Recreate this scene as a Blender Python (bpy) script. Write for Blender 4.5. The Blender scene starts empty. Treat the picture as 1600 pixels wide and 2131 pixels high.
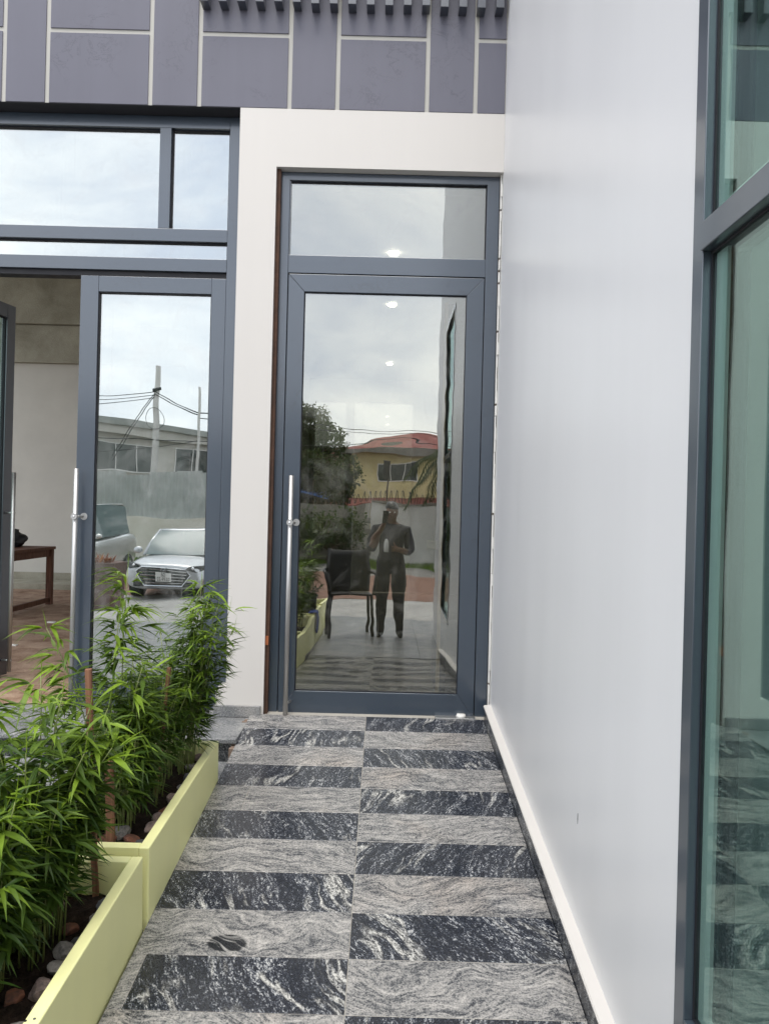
import bpy, bmesh, math, random
from mathutils import Vector, Matrix, Euler, noise as mnoise
R = math.radians
rnd = random.Random(7)
SC = bpy.context.scene
COL = SC.collection

# ------------------------------------------------------------------ camera, sky, sun, exposure
cam = bpy.data.cameras.new('camera')
cam.sensor_fit = 'HORIZONTAL'; cam.sensor_width = 36.0; cam.lens = 36.0*1540/1600
cam.clip_start = 0.02; cam.clip_end = 2000
camo = bpy.data.objects.new('camera', cam); COL.objects.link(camo)
camo.matrix_world = Matrix.Translation((0, -4.5, 1.25)) @ Matrix.Rotation(R(90), 4, 'X') @ Matrix.Rotation(R(1.45), 4, 'Z')
SC.camera = camo

SUN_EL, SUN_AZ = 68, 195          # degrees; azimuth from +Y clockwise: behind the viewer, to the left
W = bpy.data.worlds.new('World'); SC.world = W; W.use_nodes = True
wn, wl = W.node_tree.nodes, W.node_tree.links
wn.clear()
wo = wn.new('ShaderNodeOutputWorld'); bg = wn.new('ShaderNodeBackground'); bg.inputs[1].default_value = 0.1
sky = wn.new('ShaderNodeTexSky'); sky.sky_type = 'NISHITA'; sky.sun_disc = False
sky.sun_elevation = R(SUN_EL); sky.sun_rotation = R(SUN_AZ); sky.dust_density = 2.0
tc = wn.new('ShaderNodeTexCoord'); mp = wn.new('ShaderNodeMapping'); mp.inputs['Scale'].default_value = (1.3, 1.3, 3.2)
cn = wn.new('ShaderNodeTexNoise'); cn.inputs['Scale'].default_value = 2.3; cn.inputs['Detail'].default_value = 7; cn.inputs['Roughness'].default_value = .55; cn.inputs['Distortion'].default_value = .5
cr = wn.new('ShaderNodeValToRGB')
cr.color_ramp.elements[0].position = .33; cr.color_ramp.elements[0].color = (7.2, 7.7, 8.8, 1)
cr.color_ramp.elements[1].position = .64; cr.color_ramp.elements[1].color = (12.0, 12.0, 11.9, 1)
mx = wn.new('ShaderNodeMix'); mx.data_type = 'RGBA'; mx.inputs['Factor'].default_value = .82
wl.new(tc.outputs['Generated'], mp.inputs[0]); wl.new(mp.outputs[0], cn.inputs['Vector']); wl.new(cn.outputs['Fac'], cr.inputs[0])
wl.new(sky.outputs[0], mx.inputs['A']); wl.new(cr.outputs[0], mx.inputs['B']); wl.new(mx.outputs['Result'], bg.inputs[0]); wl.new(bg.outputs[0], wo.inputs[0])

sl = bpy.data.lights.new('sun', 'SUN'); sl.energy = 1.1; sl.angle = R(32); sl.color = (1, .96, .9)
so = bpy.data.objects.new('sun', sl); COL.objects.link(so)
so.location = (-20, -30, 40)
sd = Vector((math.sin(R(SUN_AZ))*math.cos(R(SUN_EL)), math.cos(R(SUN_AZ))*math.cos(R(SUN_EL)), math.sin(R(SUN_EL))))
so.rotation_euler = sd.to_track_quat('Z', 'Y').to_euler()

vs = SC.view_settings; vs.view_transform = 'Standard'; vs.look = 'None'; vs.exposure = 1.2; vs.gamma = 1
try: vs.use_curve_mapping = False
except Exception: pass
cy = SC.cycles
cy.use_denoising = True; cy.max_bounces = 7; cy.transparent_max_bounces = 16; cy.glossy_bounces = 4; cy.diffuse_bounces = 3; cy.transmission_bounces = 6
cy.caustics_reflective = False; cy.caustics_refractive = False; cy.sample_clamp_indirect = 6

# ------------------------------------------------------------------ materials
class NT:
    def __init__(s, name):
        s.m = bpy.data.materials.new(name); s.m.use_nodes = True
        s.n, s.l = s.m.node_tree.nodes, s.m.node_tree.links
        s.n.clear(); s.out = s.n.new('ShaderNodeOutputMaterial')
    def new(s, t, **k):
        q = s.n.new('ShaderNode'+t)
        for a, b in k.items(): setattr(q, a, b)
        return q
    def set(s, sock, v):
        if hasattr(v, 'is_output'): s.l.new(v, sock)
        else: sock.default_value = v
    def math(s, op, a, b=0.0, c=None, clamp=False):
        q = s.new('Math', operation=op); q.use_clamp = clamp
        s.set(q.inputs[0], a); s.set(q.inputs[1], b)
        if c is not None: s.set(q.inputs[2], c)
        return q.outputs[0]
    def vmath(s, op, a, b):
        q = s.new('VectorMath', operation=op); s.set(q.inputs[0], a); s.set(q.inputs[1], b); return q.outputs[0]
    def mapping(s, v, scale=(1,1,1), rot=(0,0,0), loc=(0,0,0)):
        q = s.new('Mapping'); s.set(q.inputs['Vector'], v); s.set(q.inputs['Scale'], scale); s.set(q.inputs['Rotation'], rot); s.set(q.inputs['Location'], loc); return q.outputs[0]
    def noise(s, v, scale, detail=3, rough=.5, dist=0, col=False):
        q = s.new('TexNoise'); s.set(q.inputs['Vector'], v); q.inputs['Scale'].default_value = scale
        q.inputs['Detail'].default_value = detail; q.inputs['Roughness'].default_value = rough; q.inputs['Distortion'].default_value = dist
        return q.outputs['Color' if col else 'Fac']
    def ramp(s, f, stops, interp='LINEAR'):
        q = s.new('ValToRGB'); q.color_ramp.interpolation = interp; e = q.color_ramp.elements
        while len(e) < len(stops): e.new(.5)
        for el, (p, c) in zip(e, stops):
            el.position = p; el.color = (c, c, c, 1) if isinstance(c, (int, float)) else (*c, 1)
        s.set(q.inputs[0], f); return q.outputs[0]
    def mix(s, f, a, b, mode='MIX'):
        q = s.new('Mix', data_type='RGBA', blend_type=mode)
        s.set(q.inputs['Factor'], f)
        for k, v in (('A', a), ('B', b)):
            s.set(q.inputs[k], (*v, 1) if isinstance(v, tuple) else v)
        return q.outputs['Result']
    def obj(s): return s.new('TexCoord').outputs['Object']
    def pos(s): return s.new('NewGeometry').outputs['Position']
    def rand(s): return s.new('ObjectInfo').outputs['Random']
    def bsdf(s, col, rough=.5, metal=0, spec=.5, bump=None, bstr=.2, bdist=.01, **k):
        p = s.new('BsdfPrincipled')
        s.set(p.inputs['Base Color'], (*col, 1) if isinstance(col, tuple) else col)
        s.set(p.inputs['Roughness'], rough); s.set(p.inputs['Metallic'], metal); p.inputs['Specular IOR Level'].default_value = spec
        for a, b in k.items(): s.set(p.inputs[a], b)
        if bump is not None:
            q = s.new('Bump'); q.inputs['Strength'].default_value = bstr; q.inputs['Distance'].default_value = bdist
            s.set(q.inputs['Height'], bump); s.l.new(q.outputs[0], p.inputs['Normal'])
        s.l.new(p.outputs[0], s.out.inputs[0]); return s.m

def M_plain(name, col, rough=.5, metal=0, spec=.5, var=.12, scale=9, bstr=.08, fine=90):
    t = NT(name); v = t.pos()
    a = t.noise(v, scale, 5, .6); b = t.noise(v, fine, 3)
    f = t.math('ADD', t.math('MULTIPLY', a, .7), t.math('MULTIPLY', b, .3))
    c = t.mix(t.ramp(f, [(.3, 0.), (.7, 1.)]), tuple(x*(1-var) for x in col), tuple(min(1, x*(1+var)) for x in col))
    r = t.math('ADD', t.math('MULTIPLY', a, .2), rough-.1)
    return t.bsdf(c, r, metal, spec, bump=b, bstr=bstr, bdist=.002)

def M_paint(name, col, rough=.45, streak=.03, scuff=0.0):
    t = NT(name); v = t.pos()
    a = t.noise(t.mapping(v, (7, 7, .5)), 1.0, 4, .55)
    b = t.noise(v, 1.3, 4, .5)
    g = t.noise(v, 260, 2)
    f = t.math('ADD', t.math('MULTIPLY', a, .5), t.math('MULTIPLY', b, .5))
    c = t.mix(t.ramp(f, [(.3, 0.), (.7, 1.)]), tuple(x*(1-streak) for x in col), tuple(min(1, x*(1+streak)) for x in col))
    if scuff:
        s1 = t.noise(v, 5.5, 9, .72, .6)
        mask = t.ramp(t.math('MULTIPLY', t.ramp(t.math('ABSOLUTE', t.math('SUBTRACT', s1, .5)), [(0, 1.), (.012, 0.)]), t.ramp(t.noise(v, 2.1, 2), [(.52, 0.), (.62, 1.)])), [(0, 0.), (1, 1.)])
        c = t.mix(t.math('MULTIPLY', mask, scuff), c, tuple(x*.35 for x in col))
    r = t.math('ADD', t.math('MULTIPLY', a, .12), rough-.06)
    return t.bsdf(c, r, 0, .5, bump=t.math('ADD', t.math('MULTIPLY', g, .3), b), bstr=.05, bdist=.004)

def M_alu(name, col, rough=.36, smudge=.5):
    t = NT(name); v = t.pos()
    s1 = t.noise(v, 11, 8, .7, .8); s2 = t.noise(v, 2.2, 3)
    m = t.math('MULTIPLY', t.ramp(s1, [(.56, 0.), (.63, 1.)]), t.ramp(s2, [(.45, 0.), (.6, 1.)]))
    dust = t.ramp(t.noise(v, 340, 2), [(.70, 0.), (.74, 1.)])
    c = t.mix(t.math('MULTIPLY', m, smudge), col, tuple(x*.55 for x in col))
    c = t.mix(t.math('MULTIPLY', dust, .12), c, (.5, .5, .52))
    r = t.math('ADD', t.math('MULTIPLY', s2, .22), rough-.1)
    return t.bsdf(c, r, .15, .9, bump=s1, bstr=.02, bdist=.003, **{'Coat Weight': .9, 'Coat Roughness': .13})

def M_glass(name, base, tint, wave=.004, wscale=1.6, rough=0.0, dirt=.06, rtint=(.96, .98, .97)):
    t = NT(name); v = t.pos()
    ge = t.new('NewGeometry'); dt = t.new('VectorMath', operation='DOT_PRODUCT')
    t.l.new(ge.outputs['Incoming'], dt.inputs[0]); t.l.new(ge.outputs['Normal'], dt.inputs[1])
    fr5 = t.math('POWER', t.math('SUBTRACT', 1.0, t.math('ABSOLUTE', dt.outputs['Value'])), 5.0)
    fac = t.math('ADD', t.math('MULTIPLY', fr5, 1-base), base, clamp=True)
    g = t.new('BsdfGlossy'); g.inputs['Roughness'].default_value = rough; g.inputs['Color'].default_value = (*rtint, 1)
    if wave:
        b = t.new('Bump'); b.inputs['Strength'].default_value = 1; b.inputs['Distance'].default_value = wave
        t.l.new(t.noise(t.mapping(v, (1, 1, 2.2)), wscale, 1.5), b.inputs['Height']); t.l.new(b.outputs[0], g.inputs['Normal'])
    tr = t.new('BsdfTransparent'); tr.inputs[0].default_value = (*tint, 1)
    m = t.new('MixShader'); t.l.new(fac, m.inputs[0]); t.l.new(tr.outputs[0], m.inputs[1]); t.l.new(g.outputs[0], m.inputs[2])
    d = t.new('BsdfDiffuse'); d.inputs[0].default_value = (.72, .72, .7, 1)
    st = t.noise(t.mapping(v, (38, 38, 1.1)), 1, 4, .6); sm = t.noise(v, 3.2, 7, .65, 1.2)
    dm = t.math('ADD', t.ramp(st, [(.60, 0.), (.75, .5)]), t.ramp(sm, [(.5, 0.), (.72, .9)]))
    m2 = t.new('MixShader'); t.l.new(t.math('MULTIPLY', dm, dirt, clamp=True), m2.inputs[0]); t.l.new(m.outputs[0], m2.inputs[1]); t.l.new(d.outputs[0], m2.inputs[2])
    t.l.new(m2.outputs[0], t.out.inputs[0]); return t.m

def granite(name, dark, knot=None):
    t = NT(name); rn = t.rand()
    cx = t.new('CombineXYZ'); t.l.new(t.math('MULTIPLY', rn, 53.0), cx.inputs[0]); t.l.new(t.math('MULTIPLY', rn, 191.0), cx.inputs[1]); t.l.new(t.math('MULTIPLY', rn, 17.0), cx.inputs[2])
    ang = t.new('CombineXYZ'); t.l.new(t.math('MULTIPLY', t.math('SUBTRACT', rn, .5), 1.3 if dark else .7), ang.inputs[2])
    o0 = t.obj()
    v0 = t.vmath('ADD', t.mapping(o0, rot=ang.outputs[0]), cx.outputs[0])
    wcol = t.noise(v0, 3.0 if not dark else 4.0, 2, .5, 0, True)
    wc = t.new('VectorMath', operation='SCALE'); t.l.new(t.vmath('SUBTRACT', wcol, (.5, .5, .5)), wc.inputs[0]); wc.inputs['Scale'].default_value = .34 if not dark else .15
    v = t.vmath('ADD', v0, wc.outputs[0])
    flow = (4.5, 30, 8) if not dark else (24, 2.6, 8)
    flow2 = (22, 120, 30) if not dark else (105, 17, 30)
    b1 = t.noise(t.mapping(v, flow), 1, 5, .62)
    b2 = t.noise(t.mapping(v, flow2), 1, 3, .6)
    vs_ = t.mapping(v0, (1, .5, 1)) if dark else v0
    sp = t.noise(vs_, 190, 2, .7); sp2 = t.noise(vs_, 90, 2, .6)
    if not dark:
        f = t.math('ADD', t.math('ADD', t.math('MULTIPLY', b1, .34), t.math('MULTIPLY', b2, .34)), t.math('ADD', t.math('MULTIPLY', sp, .26), t.math('MULTIPLY', sp2, .20)))
        c = t.ramp(f, [(.44, (.02, .022, .028)), (.515, (.085, .087, .092)), (.56, (.205, .202, .196)), (.625, (.325, .312, .295)), (.70, (.47, .448, .42))])
        rust = t.ramp(t.noise(v, 2.3, 3), [(.56, 0.), (.75, .45)])
        c = t.mix(rust, c, t.mix(1.0, c, (1.0, .84, .72), 'MULTIPLY'))
    else:
        sp = t.noise(vs_, 290, 2, .65); sp2 = t.noise(vs_, 120, 2, .6)
        f = t.math('ADD', t.math('ADD', t.math('MULTIPLY', b1, .24), t.math('MULTIPLY', b2, .24)), t.math('ADD', t.math('MULTIPLY', sp, .36), t.math('MULTIPLY', sp2, .26)))
        c = t.ramp(f, [(.525, (.006, .008, .014)), (.585, (.022, .027, .041)), (.612, (.17, .18, .195)), (.66, (.46, .46, .45))])
        vn = t.noise(t.mapping(v, (11, 1.5, 4)), 1, 3, .55)
        line = t.ramp(t.math('ABSOLUTE', t.math('SUBTRACT', vn, t.math('ADD', .50, t.math('MULTIPLY', rn, .08)))), [(.006, 1.), (.040, 0.)])
        vein = t.math('MULTIPLY', line, t.math('MULTIPLY', t.ramp(t.noise(v0, 4.5, 3), [(.46, 0.), (.60, 1.)]), t.ramp(t.math('ADD', t.math('MULTIPLY', sp, .5), t.math('MULTIPLY', sp2, .5)), [(.40, 0.), (.56, 1.)])))
        c = t.mix(vein, c, (.58, .57, .53))
    dust = t.ramp(t.noise(t.pos(), 1.7, 5, .6), [(.42, 0.), (.75, .07)])
    c = t.mix(dust, c, (.42, .40, .37))
    if knot:
        kd = t.vmath('SUBTRACT', t.vmath('ADD', o0, t.mapping(wc.outputs[0], (.10, .10, .1))), (knot[0], knot[1], 0))
        ln = t.new('VectorMath', operation='LENGTH'); t.l.new(t.mapping(kd, (1, 1.55, 0)), ln.inputs[0])
        dist = t.math('ADD', ln.outputs['Value'], t.math('MULTIPLY', t.math('SUBTRACT', b1, .5), .03))
        c = t.mix(t.ramp(dist, [(.060, 1.), (.068, 0.)]), c, t.mix(t.ramp(t.math('ADD', t.math('MULTIPLY', b1, .8), t.math('MULTIPLY', b2, .3)), [(.62, 0.), (.70, .8)]), (.012, .013, .016), (.42, .41, .39)))
    r = t.math('ADD', t.math('MULTIPLY', sp, .18), .19)
    return t.bsdf(c, r, 0, .5, bump=sp, bstr=.06, bdist=.001)

MT = {}
MT['cream'] = M_paint('cream_wall_paint', (.60, .575, .542), .5, .02)
MT['grey_wall'] = M_paint('pale_grey_wall_paint', (.715, .715, .722), .33, .03)
MT['panel'] = M_paint('dark_grey_violet_paint', (.112, .112, .144), .5, .10, .6)
MT['joint'] = M_paint('pale_joint_paint', (.43, .42, .385), .6, .06)
MT['soffit'] = M_paint('soffit_paint', (.012, .012, .016), .6)
MT['alu'] = M_alu('slate_blue_aluminium', (.031, .048, .072), .34, .45)
MT['alu_side'] = M_alu('slate_aluminium', (.05, .068, .088), .30, .15)
MT['gasket'] = M_plain('black_gasket', (.008, .008, .012), .6)
def M_steel():
    t = NT('brushed_steel'); g = t.noise(t.mapping(t.pos(), (900, 900, 4)), 1, 2)
    return t.bsdf((.50, .495, .485), t.math('ADD', t.math('MULTIPLY', g, .1), .40), 1.0, .5)
MT['steel'] = M_steel()
MT['door_glass'] = M_glass('door_glass', .27, (.66, .645, .56), .0010, 2.2, 0, .09)
MT['store_glass'] = M_glass('mirrored_shop_glass', .41, (.42, .50, .48), .0014, 1.2, 0, .17)
MT['green_glass'] = M_glass('green_tinted_glass', .24, (.85, .95, .92), .0015, 1.2, 0, .02, (.58, .74, .71))
MT['clear_glass'] = M_glass('clear_window_glass', .04, (.85, .9, .88), 0)
MT['rear_glass'] = M_glass('grey_rear_glass', .06, (.42, .43, .42), 0)
MT['granite_light'] = granite('light_flowing_granite', False)
MT['granite_knot'] = granite('light_granite_with_dark_knot', False, (-.052, -.055))
MT['granite_dark'] = granite('dark_flecked_granite', True)
MT['grout'] = M_plain('pale_grout', (.36, .34, .30), .8)
MT['batten'] = M_alu('black_batten_metal', (.03, .036, .05), .35, .2)
MT['yellow'] = M_paint('pale_yellow_paint', (.88, .868, .43), .5, .035)
MT['white'] = M_plain('white_plaster', (.72, .71, .68), .6, var=.05)
MT['ceiling'] = M_plain('ceiling_white', (.72, .72, .70), .7, var=.03)
MT['spacer'] = M_plain('spacer_aluminium', (.86, .88, .87), .5, 0, var=.02)
MT['black'] = M_plain('black_plastic', (.012, .013, .016), .4)
MT['rubber'] = M_plain('tyre_rubber', (.015, .015, .016), .8)
MT['chrome'] = M_plain('chrome', (.75, .76, .78), .12, 1.0, var=.02)

def M_granite_grey():
    t = NT('grey_speckled_granite'); v = t.pos()
    a = t.noise(v, 140, 3, .7); b = t.noise(v, 6, 4)
    f = t.math('ADD', t.math('MULTIPLY', a, .75), t.math('MULTIPLY', b, .25))
    c = t.ramp(f, [(.36, (.05, .055, .06)), (.5, (.19, .195, .20)), (.62, (.36, .36, .35))])
    c = t.mix(t.ramp(t.noise(v, 3, 4), [(.5, 0.), (.8, .35)]), c, (.42, .37, .31))
    return t.bsdf(c, .38, 0, .5, bump=a, bstr=.05, bdist=.001)
MT['granite_grey'] = M_granite_grey()
def M_granite_riser():
    t = NT('dark_speckled_granite'); v = t.pos()
    a = t.noise(v, 120, 3, .7)
    c = t.ramp(a, [(.42, (.012, .015, .018)), (.52, (.055, .06, .065)), (.64, (.25, .25, .25))])
    return t.bsdf(c, .35, 0, .5)
MT['granite_riser'] = M_granite_riser()
def M_soil():
    t = NT('dark_soil'); v = t.pos()
    a = t.noise(v, 30, 6, .7); b = t.noise(v, 140, 3)
    c = t.ramp(a, [(.35, (.010, .006, .004)), (.6, (.035, .022, .015)), (.75, (.08, .055, .04))])
    return t.bsdf(c, .95, 0, .2, bump=t.math('ADD', a, b), bstr=.8, bdist=.012)
MT['soil'] = M_soil()
def M_dirt(name, lo, hi, sc=4):
    t = NT(name); v = t.pos()
    a = t.noise(v, sc, 7, .65, .4); b = t.noise(v, 60, 3)
    c = t.ramp(t.math('ADD', t.math('MULTIPLY', a, .8), t.math('MULTIPLY', b, .2)), [(.35, lo), (.65, hi)])
    return t.bsdf(c, .92, 0, .3, bump=t.math('ADD', a, b), bstr=.5, bdist=.015)
MT['dirt'] = M_dirt('brown_dirt_floor', (.16, .085, .05), (.40, .29, .21))
MT['asphalt'] = M_dirt('road_ground', (.14, .135, .125), (.26, .25, .23), 1.2)
MT['concrete'] = M_dirt('concrete_paving', (.30, .29, .275), (.44, .43, .41), 1.5)
MT['redpave'] = M_dirt('red_paving', (.17, .095, .07), (.26, .155, .115), 3)
MT['raw_concrete'] = M_dirt('raw_concrete', (.25, .24, .185), (.42, .405, .33), 2)
MT['block'] = M_dirt('grey_concrete_block', (.16, .15, .13), (.27, .255, .225), 2)
MT['wall_white'] = M_dirt('weathered_white_wall', (.46, .45, .42), (.62, .61, .58), 1)
MT['grass'] = M_dirt('grass_green', (.05, .09, .02), (.12, .17, .05), 12)
def M_wood(name, lo, hi):
    t = NT(name); v = t.obj()
    a = t.noise(t.mapping(v, (60, 60, 3)), 1, 5, .6, .6)
    return t.bsdf(t.ramp(a, [(.35, lo), (.65, hi)]), .65, 0, .3, bump=a, bstr=.3, bdist=.002)
MT['stake'] = M_wood('reddish_wood_stake', (.14, .06, .035), (.30, .15, .09))
MT['table_wood'] = M_wood('stained_table_wood', (.07, .03, .018), (.17, .08, .05))
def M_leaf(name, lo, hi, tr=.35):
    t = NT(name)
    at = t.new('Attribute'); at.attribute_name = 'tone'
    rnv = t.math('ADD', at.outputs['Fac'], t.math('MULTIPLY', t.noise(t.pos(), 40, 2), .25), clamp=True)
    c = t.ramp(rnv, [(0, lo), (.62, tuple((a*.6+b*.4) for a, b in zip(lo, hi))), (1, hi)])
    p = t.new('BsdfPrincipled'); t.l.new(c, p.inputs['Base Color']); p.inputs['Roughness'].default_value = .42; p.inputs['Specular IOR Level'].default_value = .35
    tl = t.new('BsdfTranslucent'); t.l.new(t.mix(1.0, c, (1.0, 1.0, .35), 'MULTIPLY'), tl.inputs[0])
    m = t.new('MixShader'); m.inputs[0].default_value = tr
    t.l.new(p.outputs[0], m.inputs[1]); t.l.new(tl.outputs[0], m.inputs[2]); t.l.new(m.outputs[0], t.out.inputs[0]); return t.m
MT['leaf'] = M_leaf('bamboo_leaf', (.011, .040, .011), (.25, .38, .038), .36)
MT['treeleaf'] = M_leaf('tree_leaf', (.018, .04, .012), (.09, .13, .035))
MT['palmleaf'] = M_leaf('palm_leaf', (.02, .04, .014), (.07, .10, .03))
MT['redleaf'] = M_leaf('red_leaf', (.16, .03, .015), (.42, .16, .06))
MT['cane'] = M_plain('green_cane', (.16, .19, .055), .5, var=.35, scale=30)
MT['bark'] = M_plain('bark', (.10, .075, .055), .9, var=.3)

def M_stone(name, base):
    t = NT(name); v = t.obj()
    a = t.noise(v, 45, 6, .7); b = t.noise(v, 12, 3)
    c = t.mix(t.ramp(a, [(.35, .7), (.6, 0.)]), base, (.05, .05, .05))
    c = t.mix(t.ramp(b, [(.58, 0.), (.72, .5)]), c, tuple(min(.6, x*1.6+.04) for x in base))
    return t.bsdf(c, .85, 0, .3, bump=a, bstr=.6, bdist=.006)
STONES = {'pale grey': (.36, .33, .30), 'pinkish': (.34, .25, .22), 'rusty brown': (.24, .10, .06), 'dark grey': (.12, .12, .125)}
for k, c_ in STONES.items(): MT['stone '+k] = M_stone(k.replace(' ', '_')+'_stone', c_)
def emit(name, col, s):
    t = NT(name); e = t.new('Emission'); e.inputs[0].default_value = (*col, 1); e.inputs[1].default_value = s
    t.l.new(e.outputs[0], t.out.inputs[0]); return t.m
MT['lamp'] = emit('lit_downlight', (1, .97, .92), 22)

# ------------------------------------------------------------------ mesh helpers
def finish(bm, name, mat, parent=None, smooth=False, off=None):
    if off is not None: bmesh.ops.translate(bm, vec=-Vector(off), verts=bm.verts)
    me = bpy.data.meshes.new(name); bmesh.ops.recalc_face_normals(bm, faces=bm.faces); bm.to_mesh(me); bm.free()
    if smooth: me.shade_smooth()
    if mat is not None: me.materials.append(MT[mat] if isinstance(mat, str) else mat)
    return link(me, name, parent)
def link(me, name, parent=None, loc=None, rot=None):
    o = bpy.data.objects.new(name, me); COL.objects.link(o)
    if parent is not None: o.parent = parent
    if loc is not None: o.location = loc
    if rot is not None: o.rotation_euler = rot
    return o
def thing(name, label, cat, loc=(0,0,0), rot=(0,0,0), group=None, kind=None):
    o = bpy.data.objects.new(name, None); COL.objects.link(o); o.location = loc; o.rotation_euler = rot; o.empty_display_size = .1
    return tag(o, label, cat, group, kind)
def tag(o, label=None, cat=None, group=None, kind=None):
    if label: o['label'] = label
    if cat: o['category'] = cat
    if group: o['group'] = group
    if kind: o['kind'] = kind
    return o
def part(name, parent, loc=(0,0,0), rot=(0,0,0)):
    o = bpy.data.objects.new(name, None); COL.objects.link(o); o.parent = parent; o.location = loc; o.rotation_euler = rot; o.empty_display_size = .05
    return o
def abox(bm, x0, x1, y0, y1, z0, z1):
    if x0 > x1: x0, x1 = x1, x0
    if y0 > y1: y0, y1 = y1, y0
    if z0 > z1: z0, z1 = z1, z0
    v = [bm.verts.new(p) for p in ((x0,y0,z0),(x1,y0,z0),(x1,y1,z0),(x0,y1,z0),(x0,y0,z1),(x1,y0,z1),(x1,y1,z1),(x0,y1,z1))]
    for f in ((0,3,2,1),(4,5,6,7),(0,1,5,4),(1,2,6,5),(2,3,7,6),(3,0,4,7)): bm.faces.new([v[i] for i in f])
    return v
def box(name, x, y, z, mat, parent=None, bev=.0, off=None, seg=2):
    bm = bmesh.new(); abox(bm, *x, *y, *z)
    if bev: bmesh.ops.bevel(bm, geom=bm.edges[:], offset=bev, segments=seg, affect='EDGES', profile=.5)
    return finish(bm, name, mat, parent, off=off)
def prism(name, pts, lo, hi, axis, mat, parent=None, bev=0, off=None):
    """polygon extruded along an axis; pts are the two other coordinates"""
    bm = bmesh.new()
    def P(p, h): return {'Y': (p[0], h, p[1]), 'X': (h, p[0], p[1]), 'Z': (p[0], p[1], h)}[axis]
    a = [bm.verts.new(P(p, lo)) for p in pts]; b = [bm.verts.new(P(p, hi)) for p in pts]
    bm.faces.new(a); bm.faces.new(b[::-1])
    for i in range(len(pts)):
        j = (i+1) % len(pts); bm.faces.new((a[i], b[i], b[j], a[j]))
    if bev: bmesh.ops.bevel(bm, geom=bm.edges[:], offset=bev, segments=2, affect='EDGES', profile=.5)
    return finish(bm, name, mat, parent, off=off)
def atube(bm, pts, rad, n=8, cap=True):
    pts = [Vector(p) for p in pts]; rads = rad if isinstance(rad, (list, tuple)) else [rad]*len(pts)
    rings = []
    for i, p in enumerate(pts):
        d = (pts[min(i+1, len(pts)-1)]-pts[max(i-1, 0)]).normalized()
        u = d.orthogonal().normalized() if i == 0 else (u - d*u.dot(d)).normalized()
        w = d.cross(u)
        rings.append([bm.verts.new(p+(u*math.cos(k*math.tau/n)+w*math.sin(k*math.tau/n))*rads[i]) for k in range(n)])
    for a, b in zip(rings, rings[1:]):
        for k in range(n): bm.faces.new((a[k], a[(k+1)%n], b[(k+1)%n], b[k]))
    if cap: bm.faces.new(rings[0][::-1]); bm.faces.new(rings[-1])
def tube(name, pts, rad, mat, parent=None, n=10, off=None, smooth=True):
    bm = bmesh.new(); atube(bm, pts, rad, n); o = finish(bm, name, mat, parent, smooth, off)
    return o
def grid_mesh(bm, rows):
    V = [[bm.verts.new(p) for p in r] for r in rows]
    for a, b in zip(V, V[1:]):
        for i in range(len(a)-1): bm.faces.new((a[i], a[i+1], b[i+1], b[i]))
    return V

# ------------------------------------------------------------------ ground and street behind the viewer
def sheet(name, x0, x1, y0, y1, z, mat, kind='structure', label=None, cat=None):
    bm = bmesh.new()
    v = [bm.verts.new(p) for p in ((x0,y0,z),(x1,y0,z),(x1,y1,z),(x0,y1,z))]; bm.faces.new(v)
    o = finish(bm, name, mat); return tag(o, label, cat, None, kind)
sheet('ground', -600, 600, -600, 600, -.705, 'asphalt', label='broad grey street ground around the building', cat='ground')
sheet('concrete_apron', -14, 9, -11.6, -6.4, -.698, 'concrete', label='pale concrete parking apron in front of the shops', cat='pavement')
sheet('red_pavement', -14, 9, -18, -11.65, -.697, 'redpave', label='reddish paved strip along the street', cat='pavement')
FLZ = -.33
# ------------------------------------------------------------------ ramp of granite tiles
SL = math.atan(.1)
ramp = thing('ramp', 'sloping granite path of alternating black and pale tiles leading to the glass door', 'path', (0, 0, 0), (SL, 0, 0), kind='structure')
CL = math.hypot(1, .1)
def tile_mesh(name, w, d, mat, t=.03):
    bm = bmesh.new(); abox(bm, -w/2, w/2, -d/2, d/2, -t, 0)
    bmesh.ops.bevel(bm, geom=[e for e in bm.edges if abs(e.verts[0].co.z) < 1e-6 and abs(e.verts[1].co.z) < 1e-6], offset=.0012, segments=1, affect='EDGES')
    bmesh.ops.recalc_face_normals(bm, faces=bm.faces)
    me = bpy.data.meshes.new(name); bm.to_mesh(me); bm.free(); me.materials.append(MT[mat]); return me
XL, XC, XR = -.784, -.080, .634
G = .0022
PITCH = .2345*CL
edges = [.005, -.215*CL]
while edges[-1] > -3.3*CL: edges.append(edges[-1]-PITCH)
box('grout_bed', (XL+.002, XR-.002), (edges[-1], .0), (-.09, -.0015), 'grout', ramp)
cache = {}
for i, (a, b) in enumerate(zip(edges, edges[1:])):
    d = a-b-G
    for side in (0, 1):
        mt = 'granite_light' if (i+side) % 2 == 0 else 'granite_dark'
        spans = [(XL, XC)] if side == 0 else [(XC, XR)]
        if side == 0 and i == 4: spans = [(XL, -.615), (-.615, XC)]
        if side == 0 and i == 9: spans = [(XL, -.738), (-.738, XC)]
        for q, (p0, p1) in enumerate(spans):
            m2 = 'granite_light' if (i == 9 and q == 0) else mt
            if side == 0 and i == 8: m2 = 'granite_knot'
            k = (round(p1-p0, 3), round(d, 3), m2)
            if k not in cache: cache[k] = tile_mesh('tile', p1-p0-G, d, m2)
            link(cache[k], 'tile', ramp, ((p0+p1)/2, (a+b)/2, rnd.uniform(-.0004, .0006)))
# white cement smears at the threshold
box('threshold_strip', (-.70, .655), (.006, .14), (-.05, -.004), 'grout', ramp)

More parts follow.
